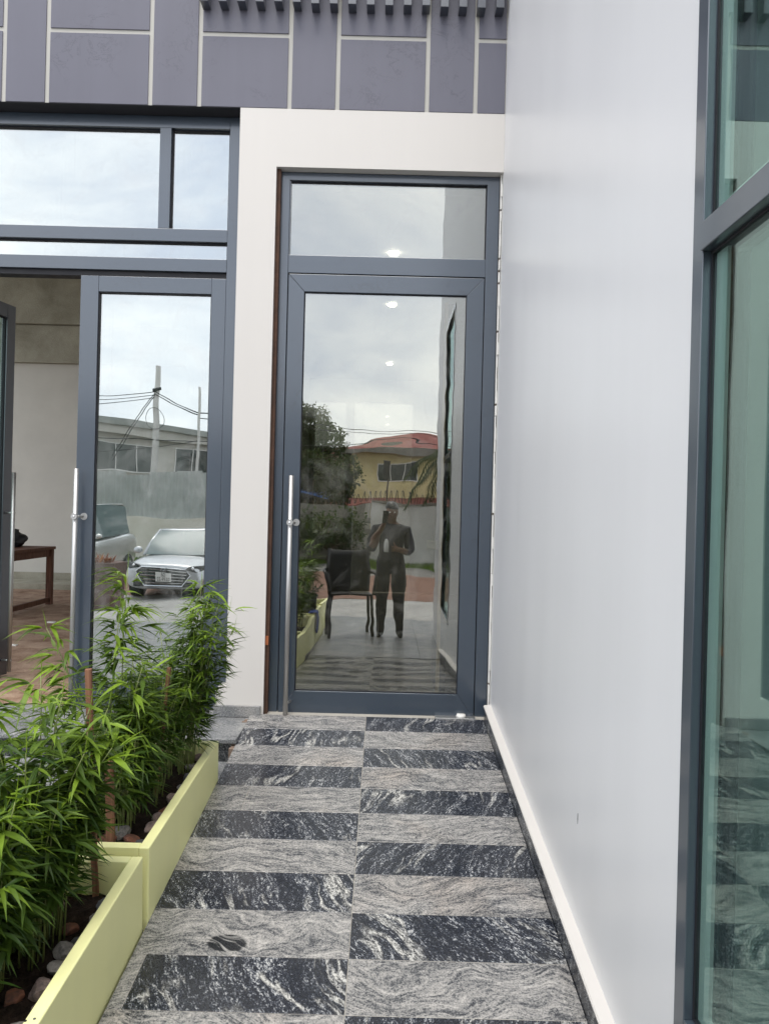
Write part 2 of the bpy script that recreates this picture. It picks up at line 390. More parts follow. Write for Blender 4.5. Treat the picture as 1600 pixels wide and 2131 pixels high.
# flat landing behind the viewer
land = thing('landing_floor', 'flat grey tiled landing at the foot of the ramp', 'floor', (0, -4.8, FLZ), kind='structure')
box('floor_slab', (-.79, 1.6), (-1.55, 1.52), (-.38, -.012), 'concrete', land)
me = tile_mesh('tile', .598, .598, 'granite_grey')
for ix in range(4):
    for iy in range(5): link(me, 'tile', land, (-.48+ix*.6, -1.24+iy*.6, 0))
for k in range(2):
    box('step', (-.79, 1.6), (-1.55-.3*(k+1), -1.55-.3*k), (-.38, -.125*(k+1)), 'granite_grey', land, .004)

# floor left of the ramp, with granite tiles, and the landing step before the shop doors
left = thing('forecourt_floor', 'blue grey granite forecourt floor left of the planters', 'floor', (-3.0, -.43, -.145), (math.atan(.05), 0, 0), kind='structure')
box('floor_slab', (-4.5, 2.208), (-7.0, -.002), (-.5, -.012), 'concrete', left)
me = tile_mesh('tile', .597, .597, 'granite_grey')
for ix in range(8):
    for iy in range(9): link(me, 'tile', left, (1.9-ix*.6, -.30-iy*.6, rnd.uniform(-.0005, .0005)))
stp = thing('landing_step', 'grey granite landing step before the shop doors with pale nosing', 'step', (-2.4, -.2, -.15), kind='structure')
box('riser', (-2.6, 1.62), (-.215, -.19), (-.02, .105), 'granite_riser', stp)
box('core', (-2.6, 1.62), (-.19, .35), (-.02, .105), 'concrete', stp)
for k in range(5):
    box('tread_tile', (1.62-.82*(k+1)+.0015, 1.62-.82*k-.0015), (-.195, .355), (.105, .132), 'granite_grey', stp, .002)
box('nosing', (-2.6, 1.62), (-.245, -.197), (.105, .133), 'granite_grey', stp, .006)
# mortar edge between landing and ramp
bm = bmesh.new()
for k in range(14):
    y = -.06-.03*k; z = -.01+.1*y*0
    abox(bm, -.802+rnd.uniform(-.012, .004), -.781, y-.03, y, -.16, -.012-.0035*k+rnd.uniform(-.004, .002))
tag(finish(bm, 'mortar_edge', M_plain('brown_mortar', (.20, .145, .11), .9, var=.3)), 'rough brown mortar edge between landing step and ramp tiles', 'mortar', kind='structure')

# ------------------------------------------------------------------ shop building
SH = thing('shop_building', 'shop front with dark grey panelled fascia, cream door surround and slate framed glass doors', 'building', (0, 0, 0))
# fascia
fas = part('fascia', SH)
FZ = 3.69
box('wall_core', (-7.4, .70), (.004, .30), (FZ, 6.2), 'joint', fas)
VL = [-3.55, -3.25, -2.38, -2.116, -1.488, -1.19, -.641, -.350, .1945, .4885, .95]
JW = .027
for i, (a, b) in enumerate(zip(VL, VL[1:])):
    wide = (b-a) > .4 or i == len(VL)-2
    zs = [FZ+.001, 4.132, 5.0, 6.2] if wide else [FZ+.001, 4.66, 6.2]
    x0, x1 = a+JW/2, min(b-JW/2, .668)
    for q, (z0, z1) in enumerate(zip(zs, zs[1:])):
        box('panel', (x0, x1), (-.003, .02), (z0+(JW/2 if q else 0), z1-JW/2), 'panel', fas, .0015)
box('panel', (-7.4, -3.57), (-.003, .02), (FZ+.001, 6.2), 'panel', fas)
box('soffit', (-7.4, -.94), (0, .25), (FZ-.003, FZ), 'soffit', fas)
# vertical battens over the fascia
bat = part('batten_screen', SH)
me = None
x = .615
while x > -1.22:
    if me is None:
        o = box('batten', (-.024, .024), (-.085, 0), (0, 1.7), 'batten', bat, .002); me = o.data; o.location = (x, -.004, 4.277)
    else: link(me, 'batten', bat, (x, -.004, 4.277+rnd.uniform(-.004, .004)))
    x -= .1105
box('batten_rail', (-1.2, .64), (-.08, -.0), (5.2, 5.26), 'batten', bat)
# cream surround
sur = part('door_surround', SH)
prism('surround_wall', [(-.937, FZ-.001), (.672, FZ-.001), (.672, 3.335), (-.709, 3.335), (-.707, -.012), (-.728, -.012), (-1.0, .03), (-1.0, .145), (-.985, .16), (-.937, .163)], -.001, .26, 'Y', 'cream', sur)
box('plinth', (-1.008, -.722), (-.022, .05), (-.016, .052), 'granite_grey', sur, .003)
box('raw_reveal', (-.7075, -.684), (.02, .2), (-.01, 3.33), M_plain('raw_brown_reveal', (.07, .035, .022), .9, var=.5), sur)
box('hinge_block', (-.7072, -.688), (.012, .03), (.42, .475), M_plain('rusty_orange', (.35, .11, .04), .7), sur)
bm = bmesh.new()
for k in range(44):
    z = .07+k*.0745; abox(bm, .660, .671+rnd.uniform(-.004, .0), .028+rnd.uniform(-.006, .006), .12, z, z+rnd.choice((.0744, .0744, .0744, .072, .06)))
finish(bm, 'filler_strip', 'white', sur)
box('filler_gap', (.660, .672), (.05, .12), (-.01, 3.33), M_plain('filler_gap_brown', (.16, .13, .11), .9), sur)  # mid-brown backing in the rough unpainted gap behind the filler

def framed(parent, x0, x1, z0, z1, wl, wr, wb, wt, y0, y1, mat='alu', mitre=True, bev=.0022):
    a = .0004
    if mitre:
        prism('rail', [(x0+a, z1), (x1-a, z1), (x1-wr-a, z1-wt), (x0+wl+a, z1-wt)], y0, y1, 'Y', mat, parent, bev)
        prism('rail', [(x0+a, z0), (x0+wl+a, z0+wb), (x1-wr-a, z0+wb), (x1-a, z0)], y0, y1, 'Y', mat, parent, bev)
        prism('stile', [(x0, z0+a), (x0, z1-a), (x0+wl, z1-wt-a), (x0+wl, z0+wb+a)], y0, y1, 'Y', mat, parent, bev)
        prism('stile', [(x1, z0+a), (x1-wr, z0+wb+a), (x1-wr, z1-wt-a), (x1, z1-a)], y0, y1, 'Y', mat, parent, bev)
    else:
        box('stile', (x0, x0+wl), (y0, y1), (z0, z1), mat, parent, bev); box('stile', (x1-wr, x1), (y0, y1), (z0, z1), mat, parent, bev)
        box('rail', (x0+wl+a, x1-wr-a), (y0+.001, y1), (z1-wt, z1), mat, parent, bev); box('rail', (x0+wl+a, x1-wr-a), (y0+.001, y1), (z0, z0+wb), mat, parent, bev)
def gasket(parent, x0, x1, z0, z1, y0, y1, w=.006):
    bm = bmesh.new()
    abox(bm, x0, x1, y0, y1, z1-w, z1); abox(bm, x0, x1, y0, y1, z0, z0+w)
    abox(bm, x0, x0+w, y0, y1, z0+w, z1-w); abox(bm, x1-w, x1, y0, y1, z0+w, z1-w)
    finish(bm, 'gasket', 'gasket', parent)
def pull_handle(parent, x, z0, z1, zm, yb, yf, rad=.0145, lock=True, zlow=None):
    bm = bmesh.new(); atube(bm, [(x, yb, z0), (x, yb, z1)], rad, 20)
    for z in (zm, zlow if zlow else z0+.1): atube(bm, [(x+.022 if lock else x, yf, z), (x+.002, yb, z)], .0085, 12)
    if lock: atube(bm, [(x, yb-.012, zm), (x, yb-.024, zm)], .019, 20); atube(bm, [(x+.030, yf-.004, zm), (x+.030, yf+.001, zm)], .022, 16)
    o = finish(bm, 'handle', 'steel', parent); 
    for p in o.data.polygons: p.use_smooth = len(p.vertices) == 4
    if lock: tube('lock_cylinder', [(x, yb-.0235, zm), (x, yb-.0262, zm)], .006, 'chrome', parent)
    return o
# entrance door: fixed frame with transom light
efr = part('entrance_frame', SH)
box('jamb', (-.686, -.632), (.06, .14), (-.006, 3.333), 'alu', efr, .002)
box('jamb', (.584, .659), (.06, .14), (-.006, 3.333), 'alu', efr, .002)
prism('head', [(-.6855, 3.3325), (.6585, 3.3325), (.584, 3.283), (-.632, 3.283)], .0595, .14, 'Y', 'alu', efr, .002)
box('mid_rail', (-.6315, .5835), (.0605, .14), (2.712, 2.822), 'alu', efr, .002)
box('glazing_bead', (-.6315, -.648+.022), (.07, .13), (2.822, 3.283), 'alu', efr)
gasket(efr, -.632, .584, 2.822, 3.283, .082, .092)
box('transom_glass', (-.63, .582), (.088, .096), (2.824, 3.281), 'door_glass', efr)
edr = part('entrance_door', SH, (0, 0, 0))
framed(edr, -.626, .5785, .0, 2.704, .099, .1035, .135, .108, .056, .108)
gasket(edr, -.527, .475, .135, 2.596, .070, .090, .005)
box('door_glass', (-.5255, .4735), (.076, .084), (.1365, 2.5945), 'door_glass', edr)
box('shadow_gap', (-.632, .584), (.085, .11), (2.702, 2.713), 'gasket', edr)
box('light_stop_strip', (-.6335, -.6245), (.088, .112), (.0, 2.702), 'gasket', edr); box('light_stop_strip', (.577, .5855), (.088, .112), (.0, 2.702), 'gasket', edr)  # added strips that stop downlight leaking past the leaf edges
pull_handle(edr, -.572, .004, 1.458, 1.172, .0, .055, zlow=.07)
box('floor_closer', (.34, .585), (-.005, .10), (-.01, .006), 'steel', edr, .002)
tube('pivot_cap', [(.50, .035, .0), (.50, .035, .022)], [.034, .026], 'white', edr, 18)

# storefront to the left
sfr = part('storefront_frame', SH)
box('post', (-1.021, -.9372), (.11, .20), (-.02, 3.686), 'alu', sfr, .002)
box('head_rail', (-3.0, -1.0215), (.111, .20), (3.612, 3.686), 'alu', sfr, .002)
box('mullion', (-1.457, -1.386), (.1105, .20), (2.984, 3.612), 'alu', sfr, .002)
box('transom_rail', (-3.0, -1.0215), (.111, .20), (2.906, 2.984), 'alu', sfr, .002)
box('header_rail', (-3.0, -1.0215), (.109, .22), (2.718, 2.798), 'alu', sfr, .002)
box('door_track', (-3.0, -1.0215), (.13, .21), (2.684, 2.717), 'gasket', sfr)
for n, (x0, x1, z0, z1) in enumerate([(-3.0, -1.457, 2.984, 3.612), (-1.386, -1.0215, 2.984, 3.612), (-3.0, -1.0215, 2.798, 2.906)]):
    gasket(sfr, x0, x1, z0, z1, .138, .162, .008)
    box('transom_glass', (x0+.003, x1-.003), (.150, .158), (z0+.003, z1-.003), 'store_glass', sfr)
dl = part('shop_door', SH)
framed(dl, -1.932, -1.024, -.012, 2.682, .112, .090, .14, .098, .122, .172, mitre=False)
gasket(dl, -1.82, -1.114, .128, 2.584, .132, .155, .006)
box('door_glass', (-1.818, -1.116), (.147, .155), (.13, 2.582), 'store_glass', dl)
pull_handle(dl, -1.905, .0, 1.47, 1.175, .062, .122, zlow=.08)
dl2 = part('open_shop_door', SH, (-2.925, .165, 0), (0, 0, R(79)))
framed(dl2, .0, .80, -.012, 2.69, .09, .085, .14, .098, -.025, .025, 'batten', mitre=False)
gasket(dl2, .09, .715, .128, 2.59, -.012, .012, .006)
box('door_glass', (.092, .713), (-.004, .004), (.13, 2.59), 'green_glass', dl2)
bm = bmesh.new(); atube(bm, [(.745, -.085, .02), (.745, -.085, 1.47)], .0145, 18)
for z in (.10, 1.175): atube(bm, [(.745, -.025, z), (.745, -.10, z)], .0085, 12)
finish(bm, 'handle', 'steel', dl2, True)

# building shell and rooms
shell = part('interior_wall', SH)
box('wall', (-1.30, -1.20), (.26, 7.0), (-.3, 5.0), 'white', shell)
box('wall', (-1.2, -.94), (.22, .28), (-.3, 3.69), 'white', shell)
box('wall', (2.3, 2.4), (.3, 7.0), (-.3, 5.0), 'white', shell)
box('wall', (.672, 2.4), (.0, .3), (-.3, 6.2), 'white', shell)
for (x0, x1, z0, z1) in [(-1.2, -1.12, 0, 3.3), (-.63, -.5, 0, 3.3), (.4, 2.3, 0, 3.3), (-1.12, -.63, 2.95, 3.3), (-.5, .4, 2.95, 3.3), (-1.12, -.63, 0, .9)]:
    box('wall', (x0, x1), (7.0, 7.15), (z0, z1), 'white', shell)
for (x0, x1, z0, z1) in [(-1.12, -.63, .9, 2.95), (-.5, .4, 0, 2.95)]: box('rear_glass', (x0, x1), (7.05, 7.06), (z0, z1), 'rear_glass', SH)
fl = M_plain('glossy_floor_tile', (.30, .285, .26), .12, 0, .5, .1, 3)
box('interior_floor', (-1.2, 2.3), (.14, 7.1), (-.2, -.008), fl, SH)
box('ceiling', (-1.2, 2.3), (.262, 7.1), (3.3, 3.4), 'ceiling', SH)
for y in (1.34, 2.8, 5.7):
    o = tube('downlight', [(.02, y, 3.286), (.02, y, 3.302)], .036, 'lamp', SH, 24)
# shop room
wb = part('shop_room_wall', SH)
box('wall', (-7.4, -1.3), (7.2, 7.4), (-.7, 3.46), M_plain('dirty_white_plaster', (.56, .55, .50), .7, var=.08, scale=2.0), wb)
box('beam', (-7.4, -1.3), (7.12, 7.4), (3.463, 4.05), 'raw_concrete', wb)
box('beam', (-7.4, -1.3), (7.05, 7.4), (4.06, 5.0), 'raw_concrete', wb)
box('stain_band', (-7.4, -1.3), (7.185, 7.2), (-.05, .16), 'raw_concrete', wb)
box('wall', (-3.16, -3.0), (.05, .25), (-.7, 3.69), 'cream', wb)
box('column', (-5.4, -5.15), (.05, .30), (-.7, 3.69), 'cream', wb)
box('column', (-7.6, -7.35), (.05, .30), (-.7, 5.0), 'cream', wb)
box('column', (-7.6, -7.35), (7.2, 7.45), (-.7, 5.0), 'raw_concrete', wb)
box('roof_slab', (-7.6, 2.6), (.31, 7.6), (5.0, 5.2), 'raw_concrete', SH)
box('shop_floor', (-7.4, -1.3), (.22, 7.2), (-.7, -.03), 'dirt', SH)
# interior door ajar behind the entrance glass
idr = part('interior_door', SH, (.372, .30, 0))
box('door_edge', (-.012, .010), (0, .03), (.0, 2.62), M_wood('pale_gold_wood', (.62, .50, .28), (.80, .68, .44)), idr, .002)
box('door_panel', (.012, .05), (.03, .85), (.0, 2.62), M_wood('dark_door_wood', (.05, .04, .03), (.12, .09, .06)), idr)
box('lever_plate', (-.09, -.013), (.06, .075), (1.01, 1.07), 'steel', idr, .006)

# ------------------------------------------------------------------ projecting side building
SD = thing('side_building', 'pale grey rendered side wing with a tall green glazed window beside the ramp', 'building', (.672, 0, 0))
SX = .672
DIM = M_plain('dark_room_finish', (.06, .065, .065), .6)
WY0, WY1 = -2.865, -3.85
WE = -5.0
o_ = Vector((SX, 0, 0))
bm = bmesh.new()
abox(bm, SX, SX+.22, WY0, -.004, -.75, 6.2)
abox(bm, SX, SX+.22, WE, WY0, -.75, .13)
abox(bm, SX, SX+.22, WE, WY0, 3.4, 6.2)
abox(bm, SX, SX+.22, WE, WY1, .13, 3.4)
bmesh.ops.remove_doubles(bm, verts=bm.verts, dist=.0001)
finish(bm, 'side_wall', 'grey_wall', SD, off=o_)
box('end_wall', (SX+.22, 5), (WE, WE+.25), (-.75, 6.2), 'grey_wall', SD, off=o_)
box('roof', (SX, 5), (WE, -.01), (6.2, 6.4), 'raw_concrete', SD, off=o_)
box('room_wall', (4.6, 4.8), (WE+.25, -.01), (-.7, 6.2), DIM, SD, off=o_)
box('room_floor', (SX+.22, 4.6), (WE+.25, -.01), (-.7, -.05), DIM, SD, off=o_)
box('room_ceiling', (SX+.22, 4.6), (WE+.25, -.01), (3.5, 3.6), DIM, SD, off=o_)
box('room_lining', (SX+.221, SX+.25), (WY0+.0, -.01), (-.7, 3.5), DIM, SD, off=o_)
prism('crack', [(-2.027, .258), (-2.024, .258), (-2.022, .24), (-2.025, .222), (-2.028, .24)], SX-.0008, SX+.001, 'X', 'gasket', SD, off=o_)
# skirting
sk = part('skirting', SD)
for k in range(5):
    y1 = -.012-.7*k; y0 = y1-.697
    # sloped pieces following the ramp
    bm = bmesh.new()
    v = abox(bm, XR+.0005, .667, y0, y1, 0, 0)
    H = .080
    for q in v[:4]: q.co.z = .1*q.co.y-.03 if q.co.y > -3.3 else -.36
    for q in v[4:]: q.co.z = .1*q.co.y+H
    finish(bm, 'skirting_tile', 'granite_dark', sk, off=o_)
bm = bmesh.new()
v = abox(bm, XR-.004, .680, -3.51, -.008, 0, 0)
for q in v[:4]: q.co.z = .1*q.co.y+.0805
for q in v[4:]: q.co.z = .1*q.co.y+.093+(.006 if q.co.x > .65 else 0)
bmesh.ops.bevel(bm, geom=bm.edges[:], offset=.003, segments=2, affect='EDGES')
finish(bm, 'skirting_cap', 'cream', sk, off=o_)
# window
win = part('side_window', SD)
def wbox(n, x, y, z, m, bev=.002): return box(n, (SX+x[0], SX+x[1]), y, z, m, win, bev, o_)
ZB, ZT, ZM0, ZM1 = .13, 3.4, 1.825, 1.885
wbox('outer_frame', (-.006, .10), (WY0-.052, WY0), (ZB, ZT), 'alu_side')
wbox('outer_frame', (-.006, .10), (WY1, WY1+.052), (ZB, ZT), 'alu_side')
wbox('outer_frame', (-.006, .10), (WY1+.0525, WY0-.0525), (ZB, ZB+.05), 'alu_side')
wbox('outer_frame', (-.006, .10), (WY1+.0525, WY0-.0525), (ZT-.05, ZT), 'alu_side')
wbox('transom_rail', (-.012, .09), (WY1+.053, WY0-.053), (ZM0, ZM1), 'alu_side')
for z0, z1 in ((ZB+.05, ZM0), (ZM1, ZT-.05)):
    bm = bmesh.new()
    y0, y1 = WY1+.0528, WY0-.0528
    abox(bm, SX+.013, SX+.06, y1-.006, y1, z0, z1); abox(bm, SX+.013, SX+.06, y0, y0+.006, z0, z1)
    abox(bm, SX+.013, SX+.06, y0+.006, y1-.006, z0, z0+.006); abox(bm, SX+.013, SX+.06, y0+.006, y1-.006, z1-.006, z1)
    finish(bm, 'gasket', 'gasket', win, off=o_)
    box('glass', (SX+.016, SX+.022), (y0+.002, y1-.002), (z0+.001, z1-.001), 'green_glass', win, off=o_)
    box('glass', (SX+.044, SX+.050), (y0+.002, y1-.002), (z0+.001, z1-.001), 'clear_glass', win, off=o_)
    bm = bmesh.new()
    abox(bm, SX+.0225, SX+.0300, y1-.055, y1-.0065, z0+.0065, z1-.0065); abox(bm, SX+.0225, SX+.0300, y0+.0065, y0+.055, z0+.0065, z1-.0065)
    abox(bm, SX+.0225, SX+.0300, y0+.0555, y1-.0555, z0+.0065, z0+.035)
    finish(bm, 'spacer', 'spacer', win, off=o_)

# ------------------------------------------------------------------ planters
def planter(y_far, length, xr, ztop, slope, label, soil_drop, width=.315, h=.30):
    o = thing('planter', label, 'planter', (xr-width/2, y_far-length/2, ztop-h), (math.atan(slope), 0, 0), 'pale yellow planter boxes along the ramp')
    w, l, t = width/2, length/2, .038
    box('long_side', (w-t, w), (-l, l), (0, h), 'yellow', o, .004); box('long_side', (-w, -w+t), (-l, l), (0, h), 'yellow', o, .004)
    box('end_panel', (-w+t, w-t), (l-t, l-.0006), (0, h-.0006), 'yellow', o, .002); box('end_panel', (-w+t, w-t), (-l+.0006, -l+t), (0, h-.0006), 'yellow', o, .002)
    bm = bmesh.new(); nx, ny = 10, 30
    rows = [[(-w+t-.002+(2*w-2*t+.004)*i/nx, -l+t-.002+(2*l-2*t+.004)*j/ny, h-soil_drop+.016*mnoise.noise((i*.9, j*.7, y_far*3))+.012*mnoise.noise((i*2.1, j*1.9, y_far))) for i in range(nx+1)] for j in range(ny+1)]
    grid_mesh(bm, rows); finish(bm, 'soil', 'soil', o, True)
    return o
P2 = planter(-.862, 1.07, -.783, .088, .038, 'pale yellow planter box of bamboo nearest the landing step', .065)
P1 = planter(-1.968, 1.07, -.790, .028, .058, 'pale yellow planter box second from the landing step, with two screw marks', .115)
for k, (ny, nm) in enumerate(((-3.08, 'third'), (-4.19, 'fourth'), (-5.30, 'fifth'))):
    planter(ny, 1.05, -.80, -.02+.0*k, .02, 'pale yellow planter box %s from the landing step along the ramp' % nm, .09, h=.42)
bm = bmesh.new()
for dx in (-.006, .012): bmesh.ops.create_cone(bm, cap_ends=True, segments=10, radius1=.0035, radius2=.0035, depth=.001, matrix=Matrix.Translation((.1575-.028+dx, -.215+dx*.4, .3006)))
finish(bm, 'screw_mark', 'granite_riser', P1)

# ------------------------------------------------------------------ leaves and bamboo
def add_leaf(V, F, T, base, d, up, L, w, droop, tone, seg=4):
    d = d.normalized(); side = d.cross(up)
    if side.length < 1e-4: side = d.cross(Vector((1, 0, 0)))
    side.normalize(); nrm = side.cross(d).normalized()
    i0 = len(V)
    for k in range(seg+1):
        t = k/seg
        p = base+d*(L*t)-Vector((0, 0, 1))*(droop*L*t*t)
        ww = w*(math.sin(math.pi*min(1, (t*.92+.08))**.62))*(1-t**5)
        fold = nrm*ww*.30
        V += [tuple(p-side*ww+fold), tuple(p), tuple(p+side*ww+fold)]
        T += [tone*(1-.25*t)]*3
    for k in range(seg):
        a = i0+3*k
        F += [(a, a+1, a+4, a+3), (a+1, a+2, a+5, a+4)]
def leaf_object(V, F, T, name, mat, parent, off=(0,0,0)):
    me = bpy.data.meshes.new(name); me.from_pydata([tuple(Vector(v)-Vector(off)) for v in V], [], F)
    at = me.attributes.new('tone', 'FLOAT', 'POINT'); at.data.foreach_set('value', T)
    me.materials.append(MT[mat]); me.shade_smooth()
    return link(me, name, parent) if parent is not None else me
SOLO = []
for tone in (.25, .5, .7, .85, 1.0):
    V, F, T = [], [], []
    add_leaf(V, F, T, Vector((0, 0, 0)), Vector((1, 0, .0)), Vector((0, 0, 1)), 1.0, .068, .28, tone, 7)
    SOLO.append(leaf_object(V, F, T, 'leaf', 'leaf', None))
def bamboo(label, loc, canes, hmin, hmax, spread, seed, shoots=(), leaf=(.055, .105), n_solo=46, group='bamboo plants in the yellow planters'):
    r = random.Random(seed); base = Vector(loc)
    o = thing('bamboo_plant', label, 'plant', loc, group=group)
    V, F, T = [], [], []; solo = []
    specs = []
    for k in range(canes):
        a = r.uniform(0, math.tau); q = math.sqrt(r.random())
        specs.append((Vector((math.cos(a)*q*spread[0], math.sin(a)*q*spread[1], -.01)), r.uniform(hmin, hmax), Vector((math.cos(a)*(.55 if math.cos(a) > 0 else 1.0), math.sin(a), 0))*r.uniform(.05, .36), False))
    for (dx, dy, h, lx, ly) in shoots: specs.append((Vector((dx, dy, -.01)), h, Vector((lx, ly, 0)), True))
    for (st, h, lean, tall) in specs:
        pts = []
        for k in range(9):
            t = k/8
            pts.append(st+Vector((lean.x*h*t*t+.008*mnoise.noise((seed, k*.8, st.x*40)), lean.y*h*t*t+.008*mnoise.noise((k*.8, seed, st.y*40)), h*t)))
        tube('cane', pts, [.0034*(1-.55*k/8) for k in range(9)], 'cane', o, 5)
        node_z = h*(.40 if not tall else .38)
        while node_z < h*1.0:
            t = node_z/h; f = t*8; i = min(7, int(f)); p = pts[i].lerp(pts[i+1], f-i)
            for b in range(2+(r.random() < .35) if not tall else 2+(r.random() < .8)):
                a = r.uniform(0, math.tau); bl = r.uniform(.02, .11)*(1.15-.5*t)*(1.5 if tall and t < .8 else 1)
                bd = Vector((math.cos(a), math.sin(a), r.uniform(.1, .9))).normalized()
                e = p+bd*bl
                nl = r.randint(3, 6)
                for q in range(nl):
                    s = (q+1)/nl; lp = p.lerp(e, .45+.55*s)
                    fan = r.uniform(-.9, .9)
                    ld = Vector((math.cos(a+fan), math.sin(a+fan), r.uniform(-.35, .55)))
                    L = r.uniform(*leaf)*(1.25 if tall else 1)*(.8+.4*r.random()); young = t > .78 and r.random() < (.75 if tall else .45)
                    tone = min(1, max(0, r.gauss(.13, .12)+(.50 if young else 0)+(.22*t if r.random() < .35 else 0)))
                    if tall: tone = min(1, tone+.15)
                    w = L*r.uniform(.058, .082)
                    if L > leaf[1]*.98 and len(solo) < n_solo and r.random() < .5:
                        solo.append((lp, ld, L, tone)); continue
                    add_leaf(V, F, T, lp, ld, Vector((r.uniform(-.5, .5), r.uniform(-.5, .5), 1)), L, w, r.uniform(.05, .55), tone)
            node_z += r.uniform(.032, .055)
        # a topmost spear
        add_leaf(V, F, T, pts[-1], Vector((lean.x, lean.y, 1.4)), Vector((1, .2, 0)), .09, .0055, .1, .9)
    tag(leaf_object(V, F, T, 'foliage', 'leaf', o), kind='stuff')
    for lp, ld, L, tone in solo:
        m = SOLO[min(4, int(tone*5))]
        q = link(m, 'leaf', o, lp); ld.normalize()
        q.rotation_euler = ld.to_track_quat('X', 'Z').to_euler(); q.scale = (L*1.1, L, L)
    return o
bamboo('bushy fine leaved bamboo with a tall tufted top beside the cream pillar', (-.945, -1.08, .0), 38, .40, .66, (.085, .16), 11,
       [(.05, .08, .88, .04, .0), (.02, .03, .84, .10, .02), (.06, -.02, .80, .16, .02), (.0, .05, .78, .14, .0), (.06, .05, .86, .10, .02), (.03, .0, .82, .14, -.03), (-.02, .08, .74, .08, .05), (.05, -.05, .70, .20, -.02), (.04, .02, .90, .06, .0), (.07, .0, .78, .22, .0), (.05, .06, .68, .28, .03)], (.042, .075))
bamboo('dense low bamboo in the middle of the first planter around a short wooden stake', (-.985, -1.40, -.005), 34, .36, .58, (.09, .14), 23, [(-.03, .03, .62, -.05, .0)], (.045, .08))
bamboo('tall loose bamboo with pale young leaves beside the twin wooden stakes', (-1.005, -1.68, -.015), 22, .32, .54, (.08, .12), 31,
       [(-.02, .10, 1.02, .00, .05), (-.05, .05, .86, .04, .02), (-.04, .0, .80, -.30, .02), (.03, .02, .66, .10, -.05)], (.06, .10))
bamboo('broad leaved bamboo behind the reddish stake in the second planter', (-1.005, -2.30, -.07), 40, .38, .68, (.07, .13), 43,
       [(-.02, .02, .76, .12, -.05), (.0, .1, .70, .24, -.02), (-.05, -.02, .80, -.1, -.1), (.02, .04, .60, .30, -.02), (-.04, .1, .78, -.05, .08)], (.058, .10))
bamboo('leafy bamboo in the middle of the second planter above the grey stones', (-1.035, -2.56, -.085), 32, .30, .58, (.05, .12), 57, [(.0, .0, .6, .1, -.1)], (.055, .095))
bamboo('sparse bamboo at the near end of the second planter', (-1.065, -2.84, -.10), 9, .26, .42, (.05, .10), 61, [], (.06, .10), 20)
for k, (y, nm) in enumerate(((-3.4, 'first'), (-3.85, 'second'))):
    bamboo('leafy bamboo in the third planter, %s from the landing step' % nm, (-.97, y, -.12), 10, .4, .7, (.08, .14), 71+k, [(0, 0, .8, .1, 0)], (.06, .11), 10)
bamboo('leafy bamboo standing in the fourth planter', (-.97, -4.6, -.12), 10, .5, .85, (.08, .14), 83, [(0, 0, 1.0, .1, 0)], (.06, .11), 10)

def stake(label, a, b, rad=.0125):
    a, b = Vector(a), Vector(b); d = b-a; L = d.length
    bm = bmesh.new(); abox(bm, -rad, rad, -rad*.8, rad*.8, 0, L)
    bmesh.ops.subdivide_edges(bm, edges=[e for e in bm.edges if abs(e.verts[0].co.z-e.verts[1].co.z) > L*.5], cuts=7)
    for v in bm.verts: v.co += Vector((.0028*mnoise.noise((v.co.z*6, a.x*9, 1)), .0028*mnoise.noise((v.co.z*6, a.y*9, 5)), 0))
    bmesh.ops.bevel(bm, geom=[e for e in bm.edges if abs(e.verts[0].co.z-e.verts[1].co.z) > .01], offset=.002, segments=1, affect='EDGES')
    o = finish(bm, 'wooden_stake', 'stake'); o.location = a; o.rotation_euler = d.to_track_quat('Z', 'Y').to_euler()
    return tag(o, label, 'stake', 'wooden stakes among the bamboo')
stake('tall reddish wooden stake at the far end of the second planter', (-.930, -2.02, -.13), (-.975, -2.03, .70))
stake('reddish wooden stake at the near end of the first planter', (-.945, -1.86, -.03), (-.952, -1.88, .34), .013)
stake('thin short wooden stake in the middle of the first planter', (-.950, -1.33, -.02), (-.905, -1.33, .56), .009)
stake('short reddish stake in the middle of the second planter', (-1.06, -2.36, -.16), (-1.085, -2.36, .10), .0125)

# stones on the soil
def stone(planter_lbl, x, y, z, s, seed, ck='pale grey'):
    bm = bmesh.new(); bmesh.ops.create_icosphere(bm, subdivisions=3, radius=1)
    r = random.Random(seed); sx, sy, sz = s*r.uniform(.8, 1.25), s*r.uniform(.8, 1.25), s*r.uniform(.55, .85)
    planes = [(Vector((r.gauss(0, 1), r.gauss(0, 1), r.gauss(0, 1))).normalized(), r.uniform(.62, .85)) for _ in range(9)]
    for v in bm.verts:
        p = v.co.copy()
        for n, d in planes:
            k = p.dot(n)
            if k > d: p -= n*(k-d)*.92
        p *= 1+.10*mnoise.noise(p*2.2+Vector((seed, 0, 0)))+.05*mnoise.noise(p*6+Vector((0, seed, 0)))
        v.co = Vector((p.x*sx, p.y*sy, p.z*sz))
    o = finish(bm, 'stone', 'stone '+ck); o.location = (x, y, z); o.rotation_euler = (r.uniform(-.4, .4), r.uniform(-.4, .4), r.uniform(0, 6))
    tag(o, ck+' '+planter_lbl, 'stone', ck+' stones on the soil of '+('the first planter' if 'nearest' in planter_lbl else 'the second planter'))
n = 0
L2 = 'rough stone lying on the soil of the planter nearest the landing step'
L1 = 'rough stone lying on the soil of the second planter from the landing step'
